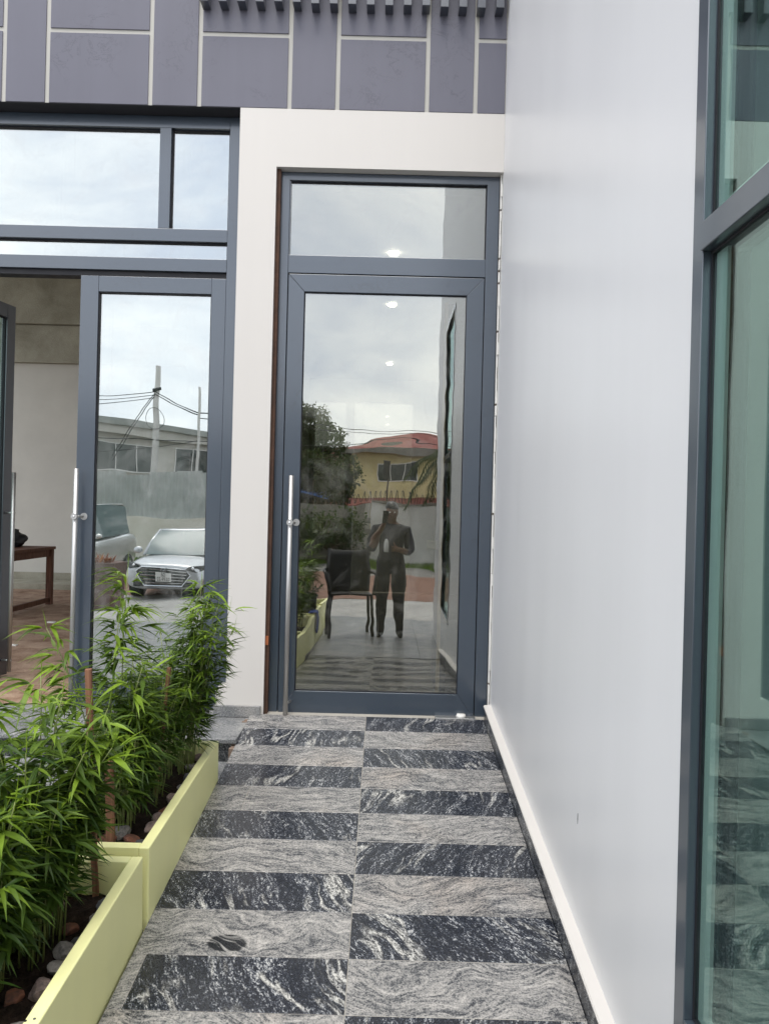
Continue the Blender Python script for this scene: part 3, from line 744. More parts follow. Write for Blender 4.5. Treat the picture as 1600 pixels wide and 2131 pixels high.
for (x, y, s) in [(-.845, -.98, .030), (-.850, -1.08, .036), (-.848, -1.19, .030), (-.842, -1.31, .026), (-.848, -1.42, .030), (-.846, -1.53, .026), (-.852, -1.60, .032), (-.850, -1.68, .036), (-.90, -1.78, .034), (-.955, -1.74, .042), (-.985, -1.80, .036), (-.86, -1.80, .020), (-.90, -.95, .03)]:
    n += 1; stone(L2, x, y, .088+.038*(y+1.397)-.065+s*.35, s, n, ('pinkish', 'pale grey', 'dark grey', 'pale grey', 'pinkish', 'rusty brown', 'pinkish', 'pinkish', 'rusty brown', 'pale grey', 'rusty brown', 'dark grey', 'pinkish')[n-1])
for (x, y, s) in [(-.872, -2.10, .030), (-.880, -2.17, .026), (-.935, -2.22, .028), (-.886, -2.28, .022), (-.905, -2.33, .036), (-.885, -2.40, .034), (-.90, -2.49, .033), (-.875, -2.55, .028), (-.885, -2.63, .034), (-.96, -2.52, .024), (-.91, -2.78, .038), (-.96, -2.80, .034), (-.89, -2.72, .03), (-1.03, -2.12, .03)]:
    n += 1; stone(L1, x, y, .028+.058*(y+2.503)-.115+s*.35, s, n, ('dark grey', 'pale grey', 'rusty brown', 'dark grey', 'pale grey', 'pale grey', 'pinkish', 'pinkish', 'pale grey', 'rusty brown', 'rusty brown', 'pale grey', 'pinkish', 'pinkish')[n-14])

bm = bmesh.new(); rows = []
for j in range(13):
    t = j/12; rows.append([(-.885+.115*min(1, t*2.2)+.012*mnoise.noise((i*.9, j*.5, 3)), -4.42+.26*i/8+.03*t*mnoise.noise((i, j*.3, 9)), .0+.018-(max(0, t-.42)*.36)-.05*max(0, .3-t)) for i in range(9)])
grid_mesh(bm, rows); o = finish(bm, 'blue_cloth', M_plain('blue_cloth', (.03, .06, .22), .9), None, True); o.modifiers.new('s', 'SOLIDIFY').thickness = .006
tag(o, 'blue cloth draped over the rim of the fourth yellow planter', 'cloth')
for k, x in enumerate((-.99, -.90)):
    bt_ = thing('boot', 'black rubber boot standing in the fourth yellow planter', 'boot', (x, -4.98, -.115), (0, 0, .3*k), 'pair of black boots')
    tube('shaft', [(0, 0, .05), (0, -.005, .17), (0, -.01, .30)], [.05, .052, .062], 'black', bt_, 14); tube('foot', [(0, -.05, .045), (0, .08, .05), (0, .17, .035)], [.045, .047, .03], 'black', bt_, 12)

# ------------------------------------------------------------------ shop interior things
tb = thing('table', 'rough brown wooden table standing on the dirt floor inside the shop', 'table', (-4.80, 4.4, -.03))
box('tabletop', (-.55, .62), (-.75, .55), (.70, .735), 'table_wood', tb, .003)
for sx in (-.50, .57):
    for sy in (-.70, .50): box('leg', (sx-.035, sx+.035), (sy-.035, sy+.035), (0, .70), 'table_wood', tb, .003)
box('apron', (-.46, .53), (-.715, -.685), (.61, .70), 'table_wood', tb); box('apron', (.555, .585), (-.66, .46), (.61, .70), 'table_wood', tb)
box('stretcher', (-.46, .53), (-.715, -.685), (.03, .09), 'table_wood', tb); box('stretcher', (.555, .585), (-.66, .46), (.03, .09), 'table_wood', tb)
bm = bmesh.new(); bmesh.ops.create_icosphere(bm, subdivisions=4, radius=1)
for v in bm.verts:
    p = v.co*(1+.25*mnoise.noise(v.co*1.8)+.10*mnoise.noise(v.co*5)); v.co = Vector((p.x*.34, p.y*.22, max(p.z, -.55)*.15))
o = finish(bm, 'sack', 'black', None, True); o.location = (-4.74, 4.62, .70+.082); tag(o, 'lumpy black bag lying on the brown table in the shop', 'bag')
bm = bmesh.new()
for k in range(16):
    x, y = rnd.uniform(-4.6, -2.6), rnd.uniform(1.0, 4.0); s = rnd.uniform(.02, .06)
    abox(bm, x, x+s*2, y, y+s, -.03, -.022+s*.15)
tag(finish(bm, 'floor_litter', 'white'), 'scattered pale scraps on the brown dirt floor', 'litter', kind='stuff')
box_ = box('rubble_heap', (-5.9, -3.6), (6.5, 7.15), (-.03, .05), 'raw_concrete'); tag(box_, 'low grey rubble along the foot of the shop back wall', 'rubble', kind='stuff')

ch = thing('chair', 'tall black armchair standing on the landing beside the photographer', 'chair', (-.42, -4.86, FLZ), (0, 0, R(172)))
ch.scale = (1.12, 1.0, 1.2)
bm = bmesh.new(); rows = []
for j in range(7):
    t = j/6; rows.append([(-.24+.48*i/8, .20+.10*t-.05*math.cos((i-4)/4*1.3), .46+.42*t+(.03*abs((i-4)/4)**2 if j == 6 else 0)) for i in range(9)])
grid_mesh(bm, rows); o = finish(bm, 'backrest', 'black', ch, True); m = o.modifiers.new('s', 'SOLIDIFY'); m.thickness = .018
box('seat', (-.24, .24), (-.24, .21), (.43, .46), 'black', ch, .012)
for sx in (-1, 1):
    tube('armrest', [(sx*.25, .22, .66), (sx*.28, .0, .66), (sx*.28, -.2, .64), (sx*.25, -.23, .45)], .020, 'black', ch)
    tube('leg', [(sx*.22, -.21, .44), (sx*.25, -.25, .005)], .018, 'black', ch); tube('leg', [(sx*.22, .19, .44), (sx*.25, .25, .005)], .018, 'black', ch)

# ------------------------------------------------------------------ photographer and phone
def person():
    gx, gy, gz = .10, -4.80, FLZ
    J = {}
    def j(n, x, y, z, r, par=None): J[n] = (Vector((gx+x, gy+y, gz+z)), r, par)
    j('pelvis', 0, 0, .94, (.155, .11)); j('waist', 0, 0, 1.06, (.145, .105), 'pelvis'); j('chest', 0, .01, 1.25, (.165, .12), 'waist'); j('collar', 0, .0, 1.37, (.11, .085), 'chest')
    j('neck', 0, .01, 1.45, (.055, .055), 'collar'); j('jaw', 0, .035, 1.515, (.062, .07), 'neck'); j('cheek', 0, .03, 1.575, (.076, .090), 'jaw'); j('brow', 0, .02, 1.63, (.075, .088), 'cheek'); j('crown', 0, .01, 1.675, (.05, .06), 'brow')
    j('nose', 0, .118, 1.565, (.012, .012), 'cheek'); j('ear_a', -.082, .015, 1.58, (.013, .02), 'cheek'); j('ear_b', .082, .015, 1.58, (.013, .02), 'cheek')
    for s, n in ((-1, 'l'), (1, 'r')):
        j('hip'+n, s*.095, 0, .87, (.092, .095), 'pelvis'); j('thigh'+n, s*.105, .0, .68, (.082, .085), 'hip'+n); j('knee'+n, s*.11, .01, .48, (.058, .06), 'thigh'+n)
        j('calf'+n, s*.115, -.015, .33, (.056, .06), 'knee'+n); j('ankle'+n, s*.12, -.01, .10, (.038, .042), 'calf'+n); j('heel'+n, s*.12, .0, .045, (.042, .045), 'ankle'+n); j('ball'+n, s*.135, .12, .035, (.045, .032), 'heel'+n); j('toe'+n, s*.14, .19, .028, (.035, .024), 'ball'+n)
    j('shl', -.185, .0, 1.345, (.068, .068), 'collar'); j('ell', -.265, .08, 1.10, (.047, .047), 'shl'); j('wrl', -.10, .225, 1.42, (.029, .024), 'ell'); j('hal', -.085, .245, 1.48, (.034, .018), 'wrl')
    j('shr', .185, .0, 1.345, (.068, .068), 'collar'); j('elr', .255, .04, 1.06, (.047, .047), 'shr'); j('wrr', .10, .21, 1.13, (.029, .024), 'elr'); j('har', .05, .235, 1.145, (.034, .018), 'wrr')
    for q in range(4):
        j('fl%d' % q, -.058, .258, 1.47+.022*q, (.0085, .0085), 'hal'); j('gl%d' % q, -.052+.002*q, .30-.004*abs(q-1), 1.472+.022*q, (.008, .008), 'fl%d' % q)
        j('fr%d' % q, .02, .24+.004*q, 1.17-.02*q, (.0085, .0085), 'har'); j('gr%d' % q, -.012+.003*abs(q-1), .222, 1.172-.02*q, (.008, .008), 'fr%d' % q)
    j('tl0', -.10, .262, 1.515, (.010, .010), 'hal'); j('tl1', -.085, .27, 1.55, (.009, .009), 'tl0'); j('tr0', .045, .225, 1.185, (.010, .010), 'har'); j('tr1', .02, .215, 1.205, (.009, .009), 'tr0')
    for n in list(J):
        p_, r_, q_ = J[n]; k = 1.0
        if n in ('pelvis', 'waist', 'chest', 'collar'): k = 1.16
        elif n[:3] in ('hip', 'thi', 'kne', 'cal'): k = 1.32
        elif n[:2] in ('sh', 'el') and n != 'shoe': k = 1.3
        elif n[:3] in ('ank', 'wrl', 'wrr'): k = 1.25
        J[n] = (p_, (r_[0]*k, r_[1]*k), q_)
    names = list(J); idx = {n: i for i, n in enumerate(names)}
    me = bpy.data.meshes.new('body_skeleton'); me.from_pydata([J[n][0]-Vector((gx, gy, gz)) for n in names], [(idx[n], idx[J[n][2]]) for n in names if J[n][2]], [])
    o = bpy.data.objects.new('person_skeleton', me); COL.objects.link(o)
    o.modifiers.new('skin', 'SKIN'); sv = me.skin_vertices[0].data
    for n in names: sv[idx[n]].radius = J[n][1]; sv[idx[n]].use_root = n == 'pelvis'
    ss = o.modifiers.new('sub', 'SUBSURF'); ss.levels = ss.render_levels = 2
    bpy.context.view_layer.update(); dg = bpy.context.evaluated_depsgraph_get()
    body = bpy.data.meshes.new_from_object(o.evaluated_get(dg)); bpy.data.objects.remove(o)
    body.materials.clear()
    for m in (M_plain('brown_skin', (.16, .085, .055), .5), M_plain('charcoal_shirt', (.055, .055, .06), .85), M_plain('dark_trousers', (.03, .03, .036), .85), M_plain('dark_shoe', (.02, .02, .022), .5)): body.materials.append(m)
    for p in body.polygons:
        c = p.center; z = c.z; arm = abs(c.x) > .19 or c.y > .13
        p.material_index = 3 if z < .075 else 2 if z < .95 else 0 if z > 1.435 and not (abs(c.x) > .12 and c.y < .1) else 0 if (c.y > .14 and z > 1.0) else 1
    body.shade_smooth()
    b = link(body, 'person', None, (gx, gy, gz))
    tag(b, 'person in charcoal shirt and dark trousers standing on the landing raising a phone', 'person')
    bm = bmesh.new(); bmesh.ops.create_uvsphere(bm, u_segments=20, v_segments=12, radius=1)
    for v in bm.verts: v.co = Vector((v.co.x*.083, v.co.y*.100+.005, max(v.co.z, -.1)*.075+1.635))
    finish(bm, 'hair', 'black', b, True)
    for s in (-1, 1):
        bm = bmesh.new(); bmesh.ops.create_uvsphere(bm, u_segments=10, v_segments=6, radius=.011, matrix=Matrix.Translation((s*.031, .108, 1.592))); finish(bm, 'eye', 'white', b, True)
    return b
person()
ph = thing('phone', 'black phone held up in the left hand of the photographer', 'phone', (.018, -4.523, 1.195))
box('phone_body', (-.038, .038), (-.0045, .0045), (-.08, .08), 'black', ph, .003); tube('lens', [(-.018, .004, .055), (-.018, .006, .055)], .008, 'granite_riser', ph)
pk = thing('water_bottle', 'small pale bottle held at chest height by the photographer', 'bottle', (.028, -4.565, .77))
tube('bottle_body', [(0, 0, 0), (0, 0, .10), (0, 0, .13)], [.030, .030, .012], 'white', pk, 16); tube('cap', [(0, 0, .13), (0, 0, .15)], .013, 'black', pk, 12)

# ------------------------------------------------------------------ street behind the viewer (seen mirrored in the glass)
# boundary walls
WY = -23.0
w1 = thing('boundary_wall', 'grey concrete block boundary wall topped with wire across the street', 'wall', (-4.0, WY, -.7))
me = None
for row in range(7):
    for c in range(16):
        x = -1.05+c*.46+(.23 if row % 2 else 0)
        if x > 3.4: continue
        if me is None:
            o = box('block', (-.226, .226), (-.1, .1), (0, .3), 'block', w1, .006); me = o.data; o.location = (x, 0, row*.308)
        else: link(me, 'block', w1, (x, rnd.uniform(-.004, .004), row*.308))
box('mortar_core', (-1.25, 3.5), (-.085, .085), (0, 2.15), 'grout', w1)
w2 = thing('boundary_wall', 'white plastered boundary wall with dark coping beside the grey block wall', 'wall', (2.6, WY, -.7))
box('wall_face', (-3.08, 5), (-.1, .1), (0, 2.2), 'wall_white', w2); box('coping', (-3.08, 5), (-.14, .14), (2.2, 2.3), 'block', w2, .01)
w3 = thing('boundary_wall', 'cream masonry wall carrying corrugated metal sheets across the street', 'wall', (-12, WY-.6, -.7))
box('wall_face', (-10, 6.9), (-.1, .1), (0, 1.55), M_dirt('cream_street_wall', (.55, .52, .44), (.68, .65, .57), 1), w3)
def corr(x0, x1, z0, z1):
    bm = bmesh.new(); rows = []
    nn = int((x1-x0)/.05)
    for z in (z0, z1): rows.append([(x0+(x1-x0)*i/nn, .02*math.sin(i*1.6), z) for i in range(nn+1)])
    grid_mesh(bm, rows); return bm
for k in range(17):
    if k in (2,): continue
    o = finish(corr(-10+k*1.0, -10+k*1.0+1.02, 1.5, 3.25+rnd.uniform(-.06, .06)), 'corrugated_sheet', M_dirt('zinc_sheet', (.33, .35, .33), (.46, .48, .46), 1) if k == 0 else bpy.data.materials['zinc_sheet'], w3)
    o.modifiers.new('s', 'SOLIDIFY').thickness = .006
for k in range(5): box('plank', (-8.0, -6.98), (-.02, .02), (1.62+k*.28, 1.82+k*.28), 'bark', w3)
bm = bmesh.new(); pts = []
for i in range(900):
    a = i*.35; pts.append((-4+i*.0118, WY+.17*math.cos(a), 1.72+.19*math.sin(a)))
atube(bm, pts, .013, 4); tag(finish(bm, 'barbed_wire', 'gasket'), 'coiled barbed wire running along the tops of the street walls', 'barbed wire')
# grass strips
V, F, T = [], [], []
for k in range(9000):
    x, y = rnd.uniform(-9, 7), rnd.uniform(WY+.12, WY+1.7)
    add_leaf(V, F, T, Vector((x, y, -.70)), Vector((rnd.uniform(-.5, .5), rnd.uniform(-.5, .5), 1)), Vector((0, 1, 0)), rnd.uniform(.08, .26), .008, .2, rnd.uniform(.2, .8), 2)
tag(leaf_object(V, F, T, 'grass_strip', 'leaf', thing('grass_verge', 'strip of rough green grass at the foot of the street walls', 'grass', (0, 0, 0), kind='stuff')), kind='stuff')
sheet('verge', -14, 9, WY, WY+1.9, -.699, 'grass', label='green verge soil under the street walls', cat='verge')

def window(parent, c, w, h, n, mframe='white', depth=.06, name='window'):
    """framed window with n panes on a wall facing +Y, centred at c (local)"""
    p = part(name, parent, c)
    box('frame', (-w/2, w/2), (0, depth), (h/2-.05, h/2), mframe, p); box('frame', (-w/2, w/2), (0, depth), (-h/2, -h/2+.05), mframe, p)
    for k in range(n+1):
        x = -w/2+(w-.05)*k/n; box('frame', (x, x+.05), (0, depth-.004), (-h/2+.05, h/2-.05), mframe, p)
    for k in range(n):
        x0 = -w/2+(w-.05)*k/n+.05; x1 = -w/2+(w-.05)*(k+1)/n
        box('pane', (x0, x1), (.005, .02), (-h/2+.05, h/2-.05), PANE, p)
    return p
PANE = M_plain('dark_window_pane', (.03, .04, .04), .08, 0, .7, .1)
# yellow house with red roof
hs = thing('house', 'pale yellow house with red sheet roof behind the street wall', 'house', (1.6, -40.3, -.7))
box('wall', (-3.7, 5), (-8, 0), (0, 5.75), M_dirt('pale_yellow_render', (.55, .47, .24), (.70, .61, .34), 1), hs)
red = M_dirt('red_roof_sheet', (.20, .065, .055), (.30, .11, .095), 1)
bm = bmesh.new()
e = [bm.verts.new(p) for p in ((-4.5, .9, 5.7), (5.6, .9, 5.7), (5.6, -9, 5.7), (-4.5, -9, 5.7), (.6, -4, 7.0), (5.6, -4, 7.0))]
for f in ((0, 1, 5, 4), (0, 4, 3), (3, 4, 5, 2), (1, 2, 5)): bm.faces.new([e[i] for i in f])
o = finish(bm, 'roof', red, hs); o.modifiers.new('s', 'SOLIDIFY').thickness = .10
box('roof_fascia', (-4.5, 5.6), (.86, .92), (5.45, 5.72), 'block', hs)
window(hs, (-.85, 0, 4.45), 2.35, 1.05, 3, 'white')
bm = bmesh.new(); grid_mesh(bm, [[(-4.6, .0, 2.75), (5, .0, 2.75)], [(-4.9, 2.2, 2.25), (5, 2.2, 2.25)]]); o = finish(bm, 'porch_roof', red, hs); o.modifiers.new('s', 'SOLIDIFY').thickness = .06
# brown house behind the tree
bh = thing('house', 'dark brown house with rusty roof partly behind the leafy tree', 'house', (-4.3, -42, -.7))
box('wall', (-3, 1.9), (-6, 0), (0, 5.0), M_dirt('dark_brown_wall', (.08, .05, .035), (.14, .095, .07), 1), bh)
bm = bmesh.new(); e = [bm.verts.new(p) for p in ((-3.5, .8, 4.9), (2.3, .8, 4.9), (2.3, -6.5, 4.9), (-3.5, -6.5, 4.9), (-3.5, -3, 6.3), (2.3, -3, 6.3))]
for f in ((0, 1, 5, 4), (3, 4, 5, 2), (0, 4, 3), (1, 2, 5)): bm.faces.new([e[i] for i in f])
finish(bm, 'roof', M_dirt('rusty_roof', (.10, .04, .03), (.17, .075, .05), 1), bh)
window(bh, (.6, 0, 3.9), 1.2, 1.0, 2)
# blue tarp shelter
bt = thing('tarp_shelter', 'small shelter with bright blue tarpaulin roof behind the block wall', 'shelter', (-4.0, -27, -.7))
bm = bmesh.new(); grid_mesh(bm, [[(-1.6, 1, 3.1), (0, 1, 2.9), (1.6, 1, 2.45)], [(-1.6, -1, 3.5), (0, -1, 3.3), (1.6, -1, 2.8)]]); finish(bm, 'tarpaulin', M_plain('blue_tarp', (.03, .13, .42), .5), bt)
for x, z in ((-1.5, 3.0), (1.5, 2.4)): tube('post', [(x, .9, 0), (x, .9, z)], .03, 'bark', bt); tube('post', [(x, -.9, 0), (x, -.9, z+.3)], .03, 'bark', bt)
# shop block across the street, left
cb = thing('street_building', 'long pale building with wide grey windows and deep eaves across the street', 'building', (-12.2, -35.0, -.7), (0, 0, R(-58+180-90)))
cb.rotation_euler = (0, 0, -math.atan2(6.2, 3.8))
lb = M_dirt('pale_cream_building', (.50, .48, .43), (.62, .60, .55), 1)
box('wall', (-10, 9), (-6, 0), (0, 6.0), lb, cb); box('roof', (-10.4, 9.4), (-6.5, .7), (6.0, 6.35), M_dirt('grey_roof_edge', (.28, .29, .27), (.4, .41, .38), 1), cb); box('eaves', (-10.3, 9.3), (0, .5), (5.55, 6.0), lb, cb)
for x in (-7.4, -2.2, 3.0): window(cb, (x, 0, 4.45), 3.9, 1.45, 3, 'white')
# poles and wires
def pole(label, x, y, h, r0, mat, lean=0):
    p = thing('utility_pole', label, 'utility pole', (x, y, -.7))
    tube('shaft', [(0, 0, 0), (lean*.5+.03, 0, h*.5), (lean, 0, h)], [r0, r0*.85, r0*.65], mat, p, 12); return p
p1 = pole('rough wooden utility pole carrying many cables across the street', -9.25, -24.2-.0, 7.4, .15, 'wall_white', .25)
tube('insulator', [(.1, .1, 6.5), (.4, .1, 6.55)], .06, 'black', p1); 
bm = bmesh.new(); atube(bm, [(.2+.35*math.cos(a*.3), .15, 5.4+.42*math.sin(a*.3)) for a in range(22)], .012, 4); finish(bm, 'cable_loop', 'gasket', p1)
p2 = pole('slim pale metal utility pole beside the wooden one', -7.35, -24.0, 6.6, .07, 'wall_white')
p3 = pole('short street pole with a dark box at its top before the yellow house', .12, -23.7, 3.6, .05, 'bark'); box('sign_box', (-.15, .1), (-.06, .06), (3.3, 3.95), 'black', p3, .01)
def wire(label, a, b, sag, r=.016):
    a, b = Vector(a), Vector(b); pts = []
    for k in range(25):
        t = k/24; p = a.lerp(b, t); p.z -= sag*4*t*(1-t); pts.append(p)
    tag(tube('overhead_wire', pts, r, 'gasket', None, 5), label, 'wire', 'overhead wires along the street')
for k, nm in enumerate(('uppermost', 'middle', 'lowest')): wire(nm+' of three cables leaving the wooden pole towards the long pale building', (-9.05, -24.1, 5.75-.12*k), (-26, -26-k, 5.3-.3*k), .25)
for k, nm in enumerate(('upper', 'lower')): wire(nm+' short cable joining the wooden pole and the slim metal pole', (-9.05, -24.1, 5.75-.1*k), (-7.35, -24.0, 5.0-.05*k), .08)
for k, nm in enumerate(('upper', 'lower')): wire(nm+' cable running from the slim metal pole past the yellow house', (-7.35, -24.0, 5.0-.15*k), (22, -24.6, 5.3-.2*k), .9)
wire('long low cable from the wooden pole past the red roof', (-9.05, -24.1, 3.9), (22, -24.8, 4.9), .35); wire('low cable from the wooden pole across the pale building windows', (-9.1, -24.1, 3.9), (-26, -25, 4.6), .2)
wire('outer of two slack cables dropping from the wooden pole', (-9.05, -24.1, 5.7), (-11.0, -24.9, 3.2), -.1); wire('inner of two slack cables dropping from the wooden pole', (-9.05, -24.1, 5.6), (-10.9, -24.7, 3.0), -.1)
wire('cable from the slim metal pole falling towards the corrugated sheets', (-7.35, -24.0, 3.9), (-20, -26, 2.9), .3)

# trees
def tree(label, loc, h, rad, seed, n=2600, mat='treeleaf'):
    r = random.Random(seed); o = thing('tree', label, 'tree', loc, group='trees across the street')
    bm = bmesh.new(); atube(bm, [(0, 0, 0), (.1, 0, h*.3), (-.05, .05, h*.55)], [.16, .12, .08], 8)
    tips = []
    for k in range(9):
        a = k*math.tau/9+r.uniform(-.3, .3); e = Vector((math.cos(a)*rad*.6, math.sin(a)*rad*.6, h*r.uniform(.55, .9)))
        atube(bm, [(-.02, .03, h*r.uniform(.3, .5)), (e.x*.45, e.y*.45, e.z*.75), e], [.06, .04, .015], 5); tips.append(e)
    finish(bm, 'trunk', 'bark', o, True)
    cl = [(t+Vector((r.uniform(-.3, .3), r.uniform(-.3, .3), r.uniform(-.2, .3))), rad*r.uniform(.26, .46)) for t in tips for _ in range(3)]+[(Vector((0, 0, h*.88)), rad*.45)]
    V, F, T = [], [], []
    for k in range(n):
        c, cr_ = r.choice(cl); d = Vector((r.gauss(0, 1), r.gauss(0, 1), r.gauss(0, 1))).normalized()
        p = c+d*cr_*r.uniform(.55, 1.05)
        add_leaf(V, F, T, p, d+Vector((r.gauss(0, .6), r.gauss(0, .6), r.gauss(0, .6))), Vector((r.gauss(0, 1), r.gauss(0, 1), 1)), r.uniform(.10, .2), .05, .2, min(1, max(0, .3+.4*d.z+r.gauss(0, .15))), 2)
    tag(leaf_object(V, F, T, 'crown', mat, o), kind='stuff')
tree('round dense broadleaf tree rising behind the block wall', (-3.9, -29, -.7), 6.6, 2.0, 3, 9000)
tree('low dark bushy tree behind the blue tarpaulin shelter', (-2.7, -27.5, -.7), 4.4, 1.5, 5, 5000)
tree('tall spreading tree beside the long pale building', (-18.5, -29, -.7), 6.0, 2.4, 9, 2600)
def palm(label, loc, h, fl, nf, seed, lean=0):
    r = random.Random(seed); o = thing('palm_tree', label, 'palm tree', loc, group='palms across the street')
    tube('trunk', [(0, 0, 0), (lean*.4, 0, h*.5), (lean, 0, h)], [.16, .12, .10], 'bark', o)
    for k in range(nf):
        a = k*math.tau/nf+r.uniform(-.2, .2); V, F, T = [], [], []; el = r.uniform(.1, .9); pts = []
        for q in range(12):
            t = q/11; pts.append(Vector((lean+math.cos(a)*fl*t*.85, math.sin(a)*fl*t*.85, h+fl*(el*t-1.05*t*t))))
        for q in range(1, 12):
            p, d = pts[q], (pts[q]-pts[q-1]).normalized(); sd_ = d.cross(Vector((0, 0, 1))).normalized()
            for s in (-1, 1):
                for m in range(2):
                    add_leaf(V, F, T, pts[q-1].lerp(p, .5*m), d*.7+sd_*s-Vector((0, 0, .6)), Vector((0, 0, 1)), fl*.30*(1.05-.6*q/11), .022, .35, r.uniform(.1, .7), 3)
        i0 = len(V)
        for q in range(12): V += [tuple(pts[q]+Vector((0, 0, .015))), tuple(pts[q]+Vector((.02, .02, -.01))), tuple(pts[q]+Vector((-.02, -.02, -.01)))]; T += [.6]*3
        for q in range(11):
            for e in range(3): F.append((i0+3*q+e, i0+3*q+(e+1) % 3, i0+3*q+3+(e+1) % 3, i0+3*q+3+e))
        leaf_object(V, F, T, 'frond', 'palmleaf', o)
palm('drooping coconut palm before the yellow house', (2.45, -22.3, -.7), 4.0, 2.1, 17, 4)
palm('tall coconut palm far behind the leafy tree', (-7.2, -52, -.7), 9.3, 2.8, 13, 8)
palm('short bushy palm beside the grey block wall', (-3.9, -21.0, -.7), 1.7, 1.6, 11, 12)

tree('loose green shrub growing against the grey block wall', (-1.9, WY+1.3, -.7), 1.7, 1.3, 15, 1600)
# potted red plant
pp = thing('red_plant_pot', 'square brown pot of reddish spiky plants beside the silver car', 'potted plant', (-5.35, -9.2, -.7))
prism('pot', [(-.32, .02), (.32, .02), (.40, .85), (-.40, .85)], -.35, .35, 'Y', M_plain('brown_pot', (.10, .045, .035), .7), pp, .01)
V, F, T = [], [], []
for k in range(60):
    a = rnd.uniform(0, 6.28); add_leaf(V, F, T, Vector((rnd.uniform(-.25, .25), rnd.uniform(-.2, .2), .84)), Vector((math.cos(a)*.7, math.sin(a)*.7, rnd.uniform(.5, 1.6))), Vector((0, 0, 1)), rnd.uniform(.2, .4), .022, .3, rnd.random(), 4)
leaf_object(V, F, T, 'foliage', 'redleaf', pp)

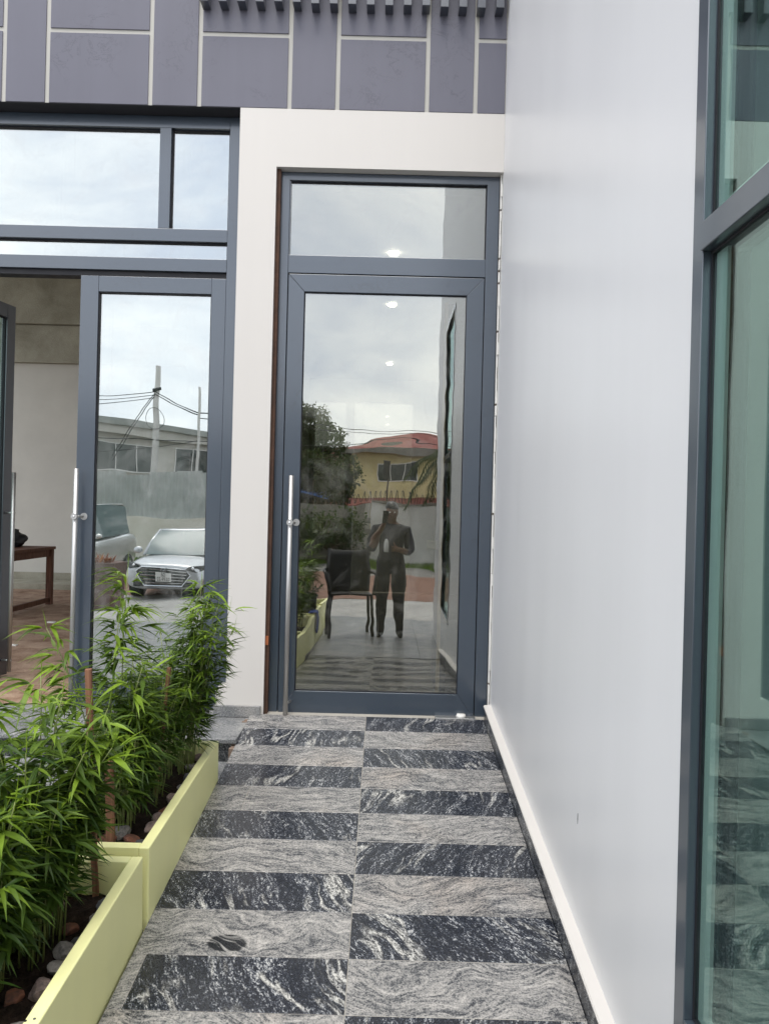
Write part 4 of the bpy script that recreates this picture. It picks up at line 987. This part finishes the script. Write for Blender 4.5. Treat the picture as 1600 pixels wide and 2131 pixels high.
# vehicles
def vehicle(name, label, loc, rotz, paint, H, belt, hood, nose, ws0, ws1, rear0, L, Wd, plate=None, grille=True):
    """front faces +Y local; y = 0 at the bumper, the body runs to -L"""
    c = thing(name, label, 'car', loc, (0, 0, rotz)); hw = Wd/2
    st = [(0, .80, .26, nose*.92), (-.06, .90, .21, nose), (-.28, .965, .19, nose+.05), (-.7, .99, .19, hood-.06), (ws0, 1, .19, hood), (ws0-.8, 1, .19, belt), (-L*.6, 1, .19, belt), (-L*.8, .99, .2, belt+.03), (-L+.1, .94, .24, belt+.02), (-L, .86, .34, belt-.05)]
    bm = bmesh.new(); rows = []
    for y, w, zb, zt in st:
        w *= hw; half = [(0, zt+.012), (w*.55, zt+.006), (w*.84, zt-.03), (w*.955, zt-.12), (w, zt-.28), (w*.99, (zt+zb)/2-.05), (w*.95, zb+.08), (w*.86, zb), (0, zb)]
        ring = [(x, y, z) for x, z in half]+[(-x, y, z) for x, z in half[-2:0:-1]]; rows.append(ring+[ring[0]])
    V = grid_mesh(bm, rows); bm.faces.new(V[0][:-1]); bm.faces.new(V[-1][:-1])
    bmesh.ops.remove_doubles(bm, verts=bm.verts, dist=.0005)
    o = finish(bm, 'body', paint, c, True); m = o.modifiers.new('sub', 'SUBSURF'); m.levels = m.render_levels = 2
    # cabin
    def ring(y, z, w): return [(-hw*w, y, z), (-hw*w*.6, y+.03, z), (0, y+.05, z), (hw*w*.6, y+.03, z), (hw*w, y, z)]
    gz = belt+.0
    base = [(ws0+.03, hood-.005, .80), (ws1, H-.03, .64)]
    bm = bmesh.new(); grid_mesh(bm, [ring(*base[0]), [(x, (ws0+ws1)/2+(y-(ws0+ws1)/2), z) for x, y, z in ring((ws0+ws1)/2+.05, (hood+H)/2+.02, .735)], ring(*base[1])])
    GL = bpy.data.materials.get('vehicle_glass') or M_plain('vehicle_glass', (.10, .14, .145), .16, 0, .6, .05)
    finish(bm, 'windscreen', GL, c, True)
    bm = bmesh.new(); grid_mesh(bm, [ring(ws1+.02, H-.035, .66), ring(ws1-.25, H, .66), ring(rear0+.25, H-.01, .65), ring(rear0, H-.07, .63)]); o = finish(bm, 'roof', paint, c, True); o.modifiers.new('s', 'SOLIDIFY').thickness = .03
    yr = -L+.45
    bm = bmesh.new(); grid_mesh(bm, [ring(rear0, H-.07, .62), ring(yr, belt+.02, .76)]); finish(bm, 'rear_window', GL, c)
    for s in (-1, 1):
        bm = bmesh.new(); grid_mesh(bm, [[(s*hw*.80, ws0-.08, hood), (s*hw*.93, ws0-.9, belt-.02), (s*hw*.93, (ws0+yr)/2, belt-.02), (s*hw*.80, yr, belt)], [(s*hw*.655, ws1, H-.035), (s*hw*.66, ws1-.3, H-.02), (s*hw*.66, (ws1+rear0)/2, H-.02), (s*hw*.63, rear0, H-.07)]]); finish(bm, 'side_window', GL, c)
        tube('pillar', [(s*hw*.81, ws0+.02, hood-.01), (s*hw*.735, (ws0+ws1)/2+.0, (hood+H)/2+.01), (s*hw*.65, ws1, H-.03)], .035, paint, c, 8)
        mr = part('mirror', c, (s*hw*1.06, ws0-.25, belt+.04)); bm = bmesh.new(); bmesh.ops.create_uvsphere(bm, u_segments=12, v_segments=8, radius=1)
        for v in bm.verts: v.co = Vector((v.co.x*.10, v.co.y*.06, v.co.z*.065))
        finish(bm, 'mirror_shell', paint, mr, True)
        for y in (-.85, -L+.95):
            w = part('wheel', c, (s*(hw-.10), y, .315)); tube('tyre', [(-.1, 0, 0), (.1, 0, 0)], .315, 'rubber', w, 28, smooth=False); tube('rim', [(-.105, 0, 0), (.105, 0, 0)], .20, 'chrome', w, 20, smooth=False)
        bm = bmesh.new(); zz = nose-.03
        pts = [(s*hw*.52, .0, zz-.055), (s*hw*.60, -.01, zz+.01), (s*hw*.93, -.26, zz+.055), (s*hw*.955, -.30, zz-.02), (s*hw*.80, -.06, zz-.10)]
        a = [bm.verts.new((x, y+.018, z)) for x, y, z in pts]; b = [bm.verts.new((x*.97, y-.08, z)) for x, y, z in pts]; bm.faces.new(a); bm.faces.new(b[::-1])
        for i in range(5): bm.faces.new((a[i], b[i], b[(i+1) % 5], a[(i+1) % 5]))
        h = finish(bm, 'headlight', 'black', c); bm = bmesh.new(); bmesh.ops.create_uvsphere(bm, u_segments=12, v_segments=8, radius=.035, matrix=Matrix.Translation((s*hw*.70, -.035, zz-.015))); finish(bm, 'lamp_lens', 'chrome', h, True)
    zc = nose-.21
    if grille:
        hexa = [(-.47, zc+.13), (.47, zc+.13), (.58, zc+.02), (.40, zc-.21), (-.40, zc-.21), (-.58, zc+.02)]
        g = prism('grille', hexa, -.05, .012, 'Y', 'black', c, .006)
        bm = bmesh.new(); hp = [(x, .016, z) for x, z in hexa]; atube(bm, hp+[hp[0]], .013, 6); finish(bm, 'grille_surround', 'chrome', g)
        for k in range(5):
            z = zc+.08-.058*k; w = .50 if k < 2 else .56-.045*k
            box('grille_slat', (-w, w), (.010, .024), (z-.008, z+.008), 'chrome', g, .002)
        # oval badge with a slanted letter shape
        bd = part('badge', c, (0, .034, zc+.085)); bm = bmesh.new(); atube(bm, [(.075*math.cos(k*math.tau/24), 0, .040*math.sin(k*math.tau/24)) for k in range(25)], .007, 6); finish(bm, 'badge_ring', 'chrome', bd)
        bm = bmesh.new(); atube(bm, [(.045, 0, .028), (.025, 0, -.030)], .007, 6); atube(bm, [(-.025, 0, .030), (-.045, 0, -.028)], .007, 6); atube(bm, [(.035, 0, -.010), (-.035, 0, .010)], .007, 6); finish(bm, 'badge_letter', 'chrome', bd)
    box('lower_intake', (-.62, .62), (-.06, .006), (.26, .36), 'black', c, .01)
    if plate:
        pl = part('number_plate', c, (0, .03, zc-.045)); box('plate_board', (-.17, .17), (-.004, .004), (-.078, .078), 'white', pl, .003)
        for t, sz, z, x in plate:
            cu = bpy.data.curves.new('plate_lettering', 'FONT'); cu.body = t; cu.size = sz; cu.align_x = 'CENTER'; cu.align_y = 'CENTER'; cu.extrude = .001; cu.materials.append(MT['black'])
            tmp = bpy.data.objects.new('tmp', cu); COL.objects.link(tmp); bpy.context.view_layer.update()
            tm = bpy.data.meshes.new_from_object(tmp.evaluated_get(bpy.context.evaluated_depsgraph_get())); bpy.data.objects.remove(tmp)
            f = bpy.data.objects.new('plate_lettering', tm); COL.objects.link(f); f.parent = pl; f.location = (x, .0055, z); f.rotation_euler = (R(90), 0, R(180))
    return c
def M_carpaint(name, col):
    t = NT(name); f = t.noise(t.pos(), 900, 1)
    return t.bsdf(t.mix(f, tuple(x*.9 for x in col), tuple(min(1, x*1.1) for x in col)), .3, .55, .5, **{'Coat Weight': 1.0, 'Coat Roughness': .04})
silver = M_carpaint('silver_car_paint', (.50, .51, .53)); offw = M_carpaint('off_white_car_paint', (.62, .62, .60))
vehicle('parked_car', 'silver sedan parked facing the shop with a wide slatted grille', (-4.62, -10.75, -.695), 0, silver, 1.44, .93, .90, .70, -1.0, -1.75, -3.25, 4.5, 1.80, [('GE', .085, .036, .0), ('0239-22', .085, -.036, .0)])
vehicle('parked_van', 'off white tall van parked beside the silver sedan', (-8.05, -12.6, -.695), 0, offw, 1.92, 1.15, 1.08, .80, -.75, -1.35, -3.9, 4.4, 1.78, None, False)
# white wall behind the building's back windows
bw = thing('back_wall', 'white garden wall behind the rear windows of the shop', 'wall', (0, 11, -.7)); box('wall_face', (-6, 6), (0, .2), (0, 3.2), 'wall_white', bw); box('coping', (-6, 6), (-.05, .25), (3.2, 3.3), 'block', bw)
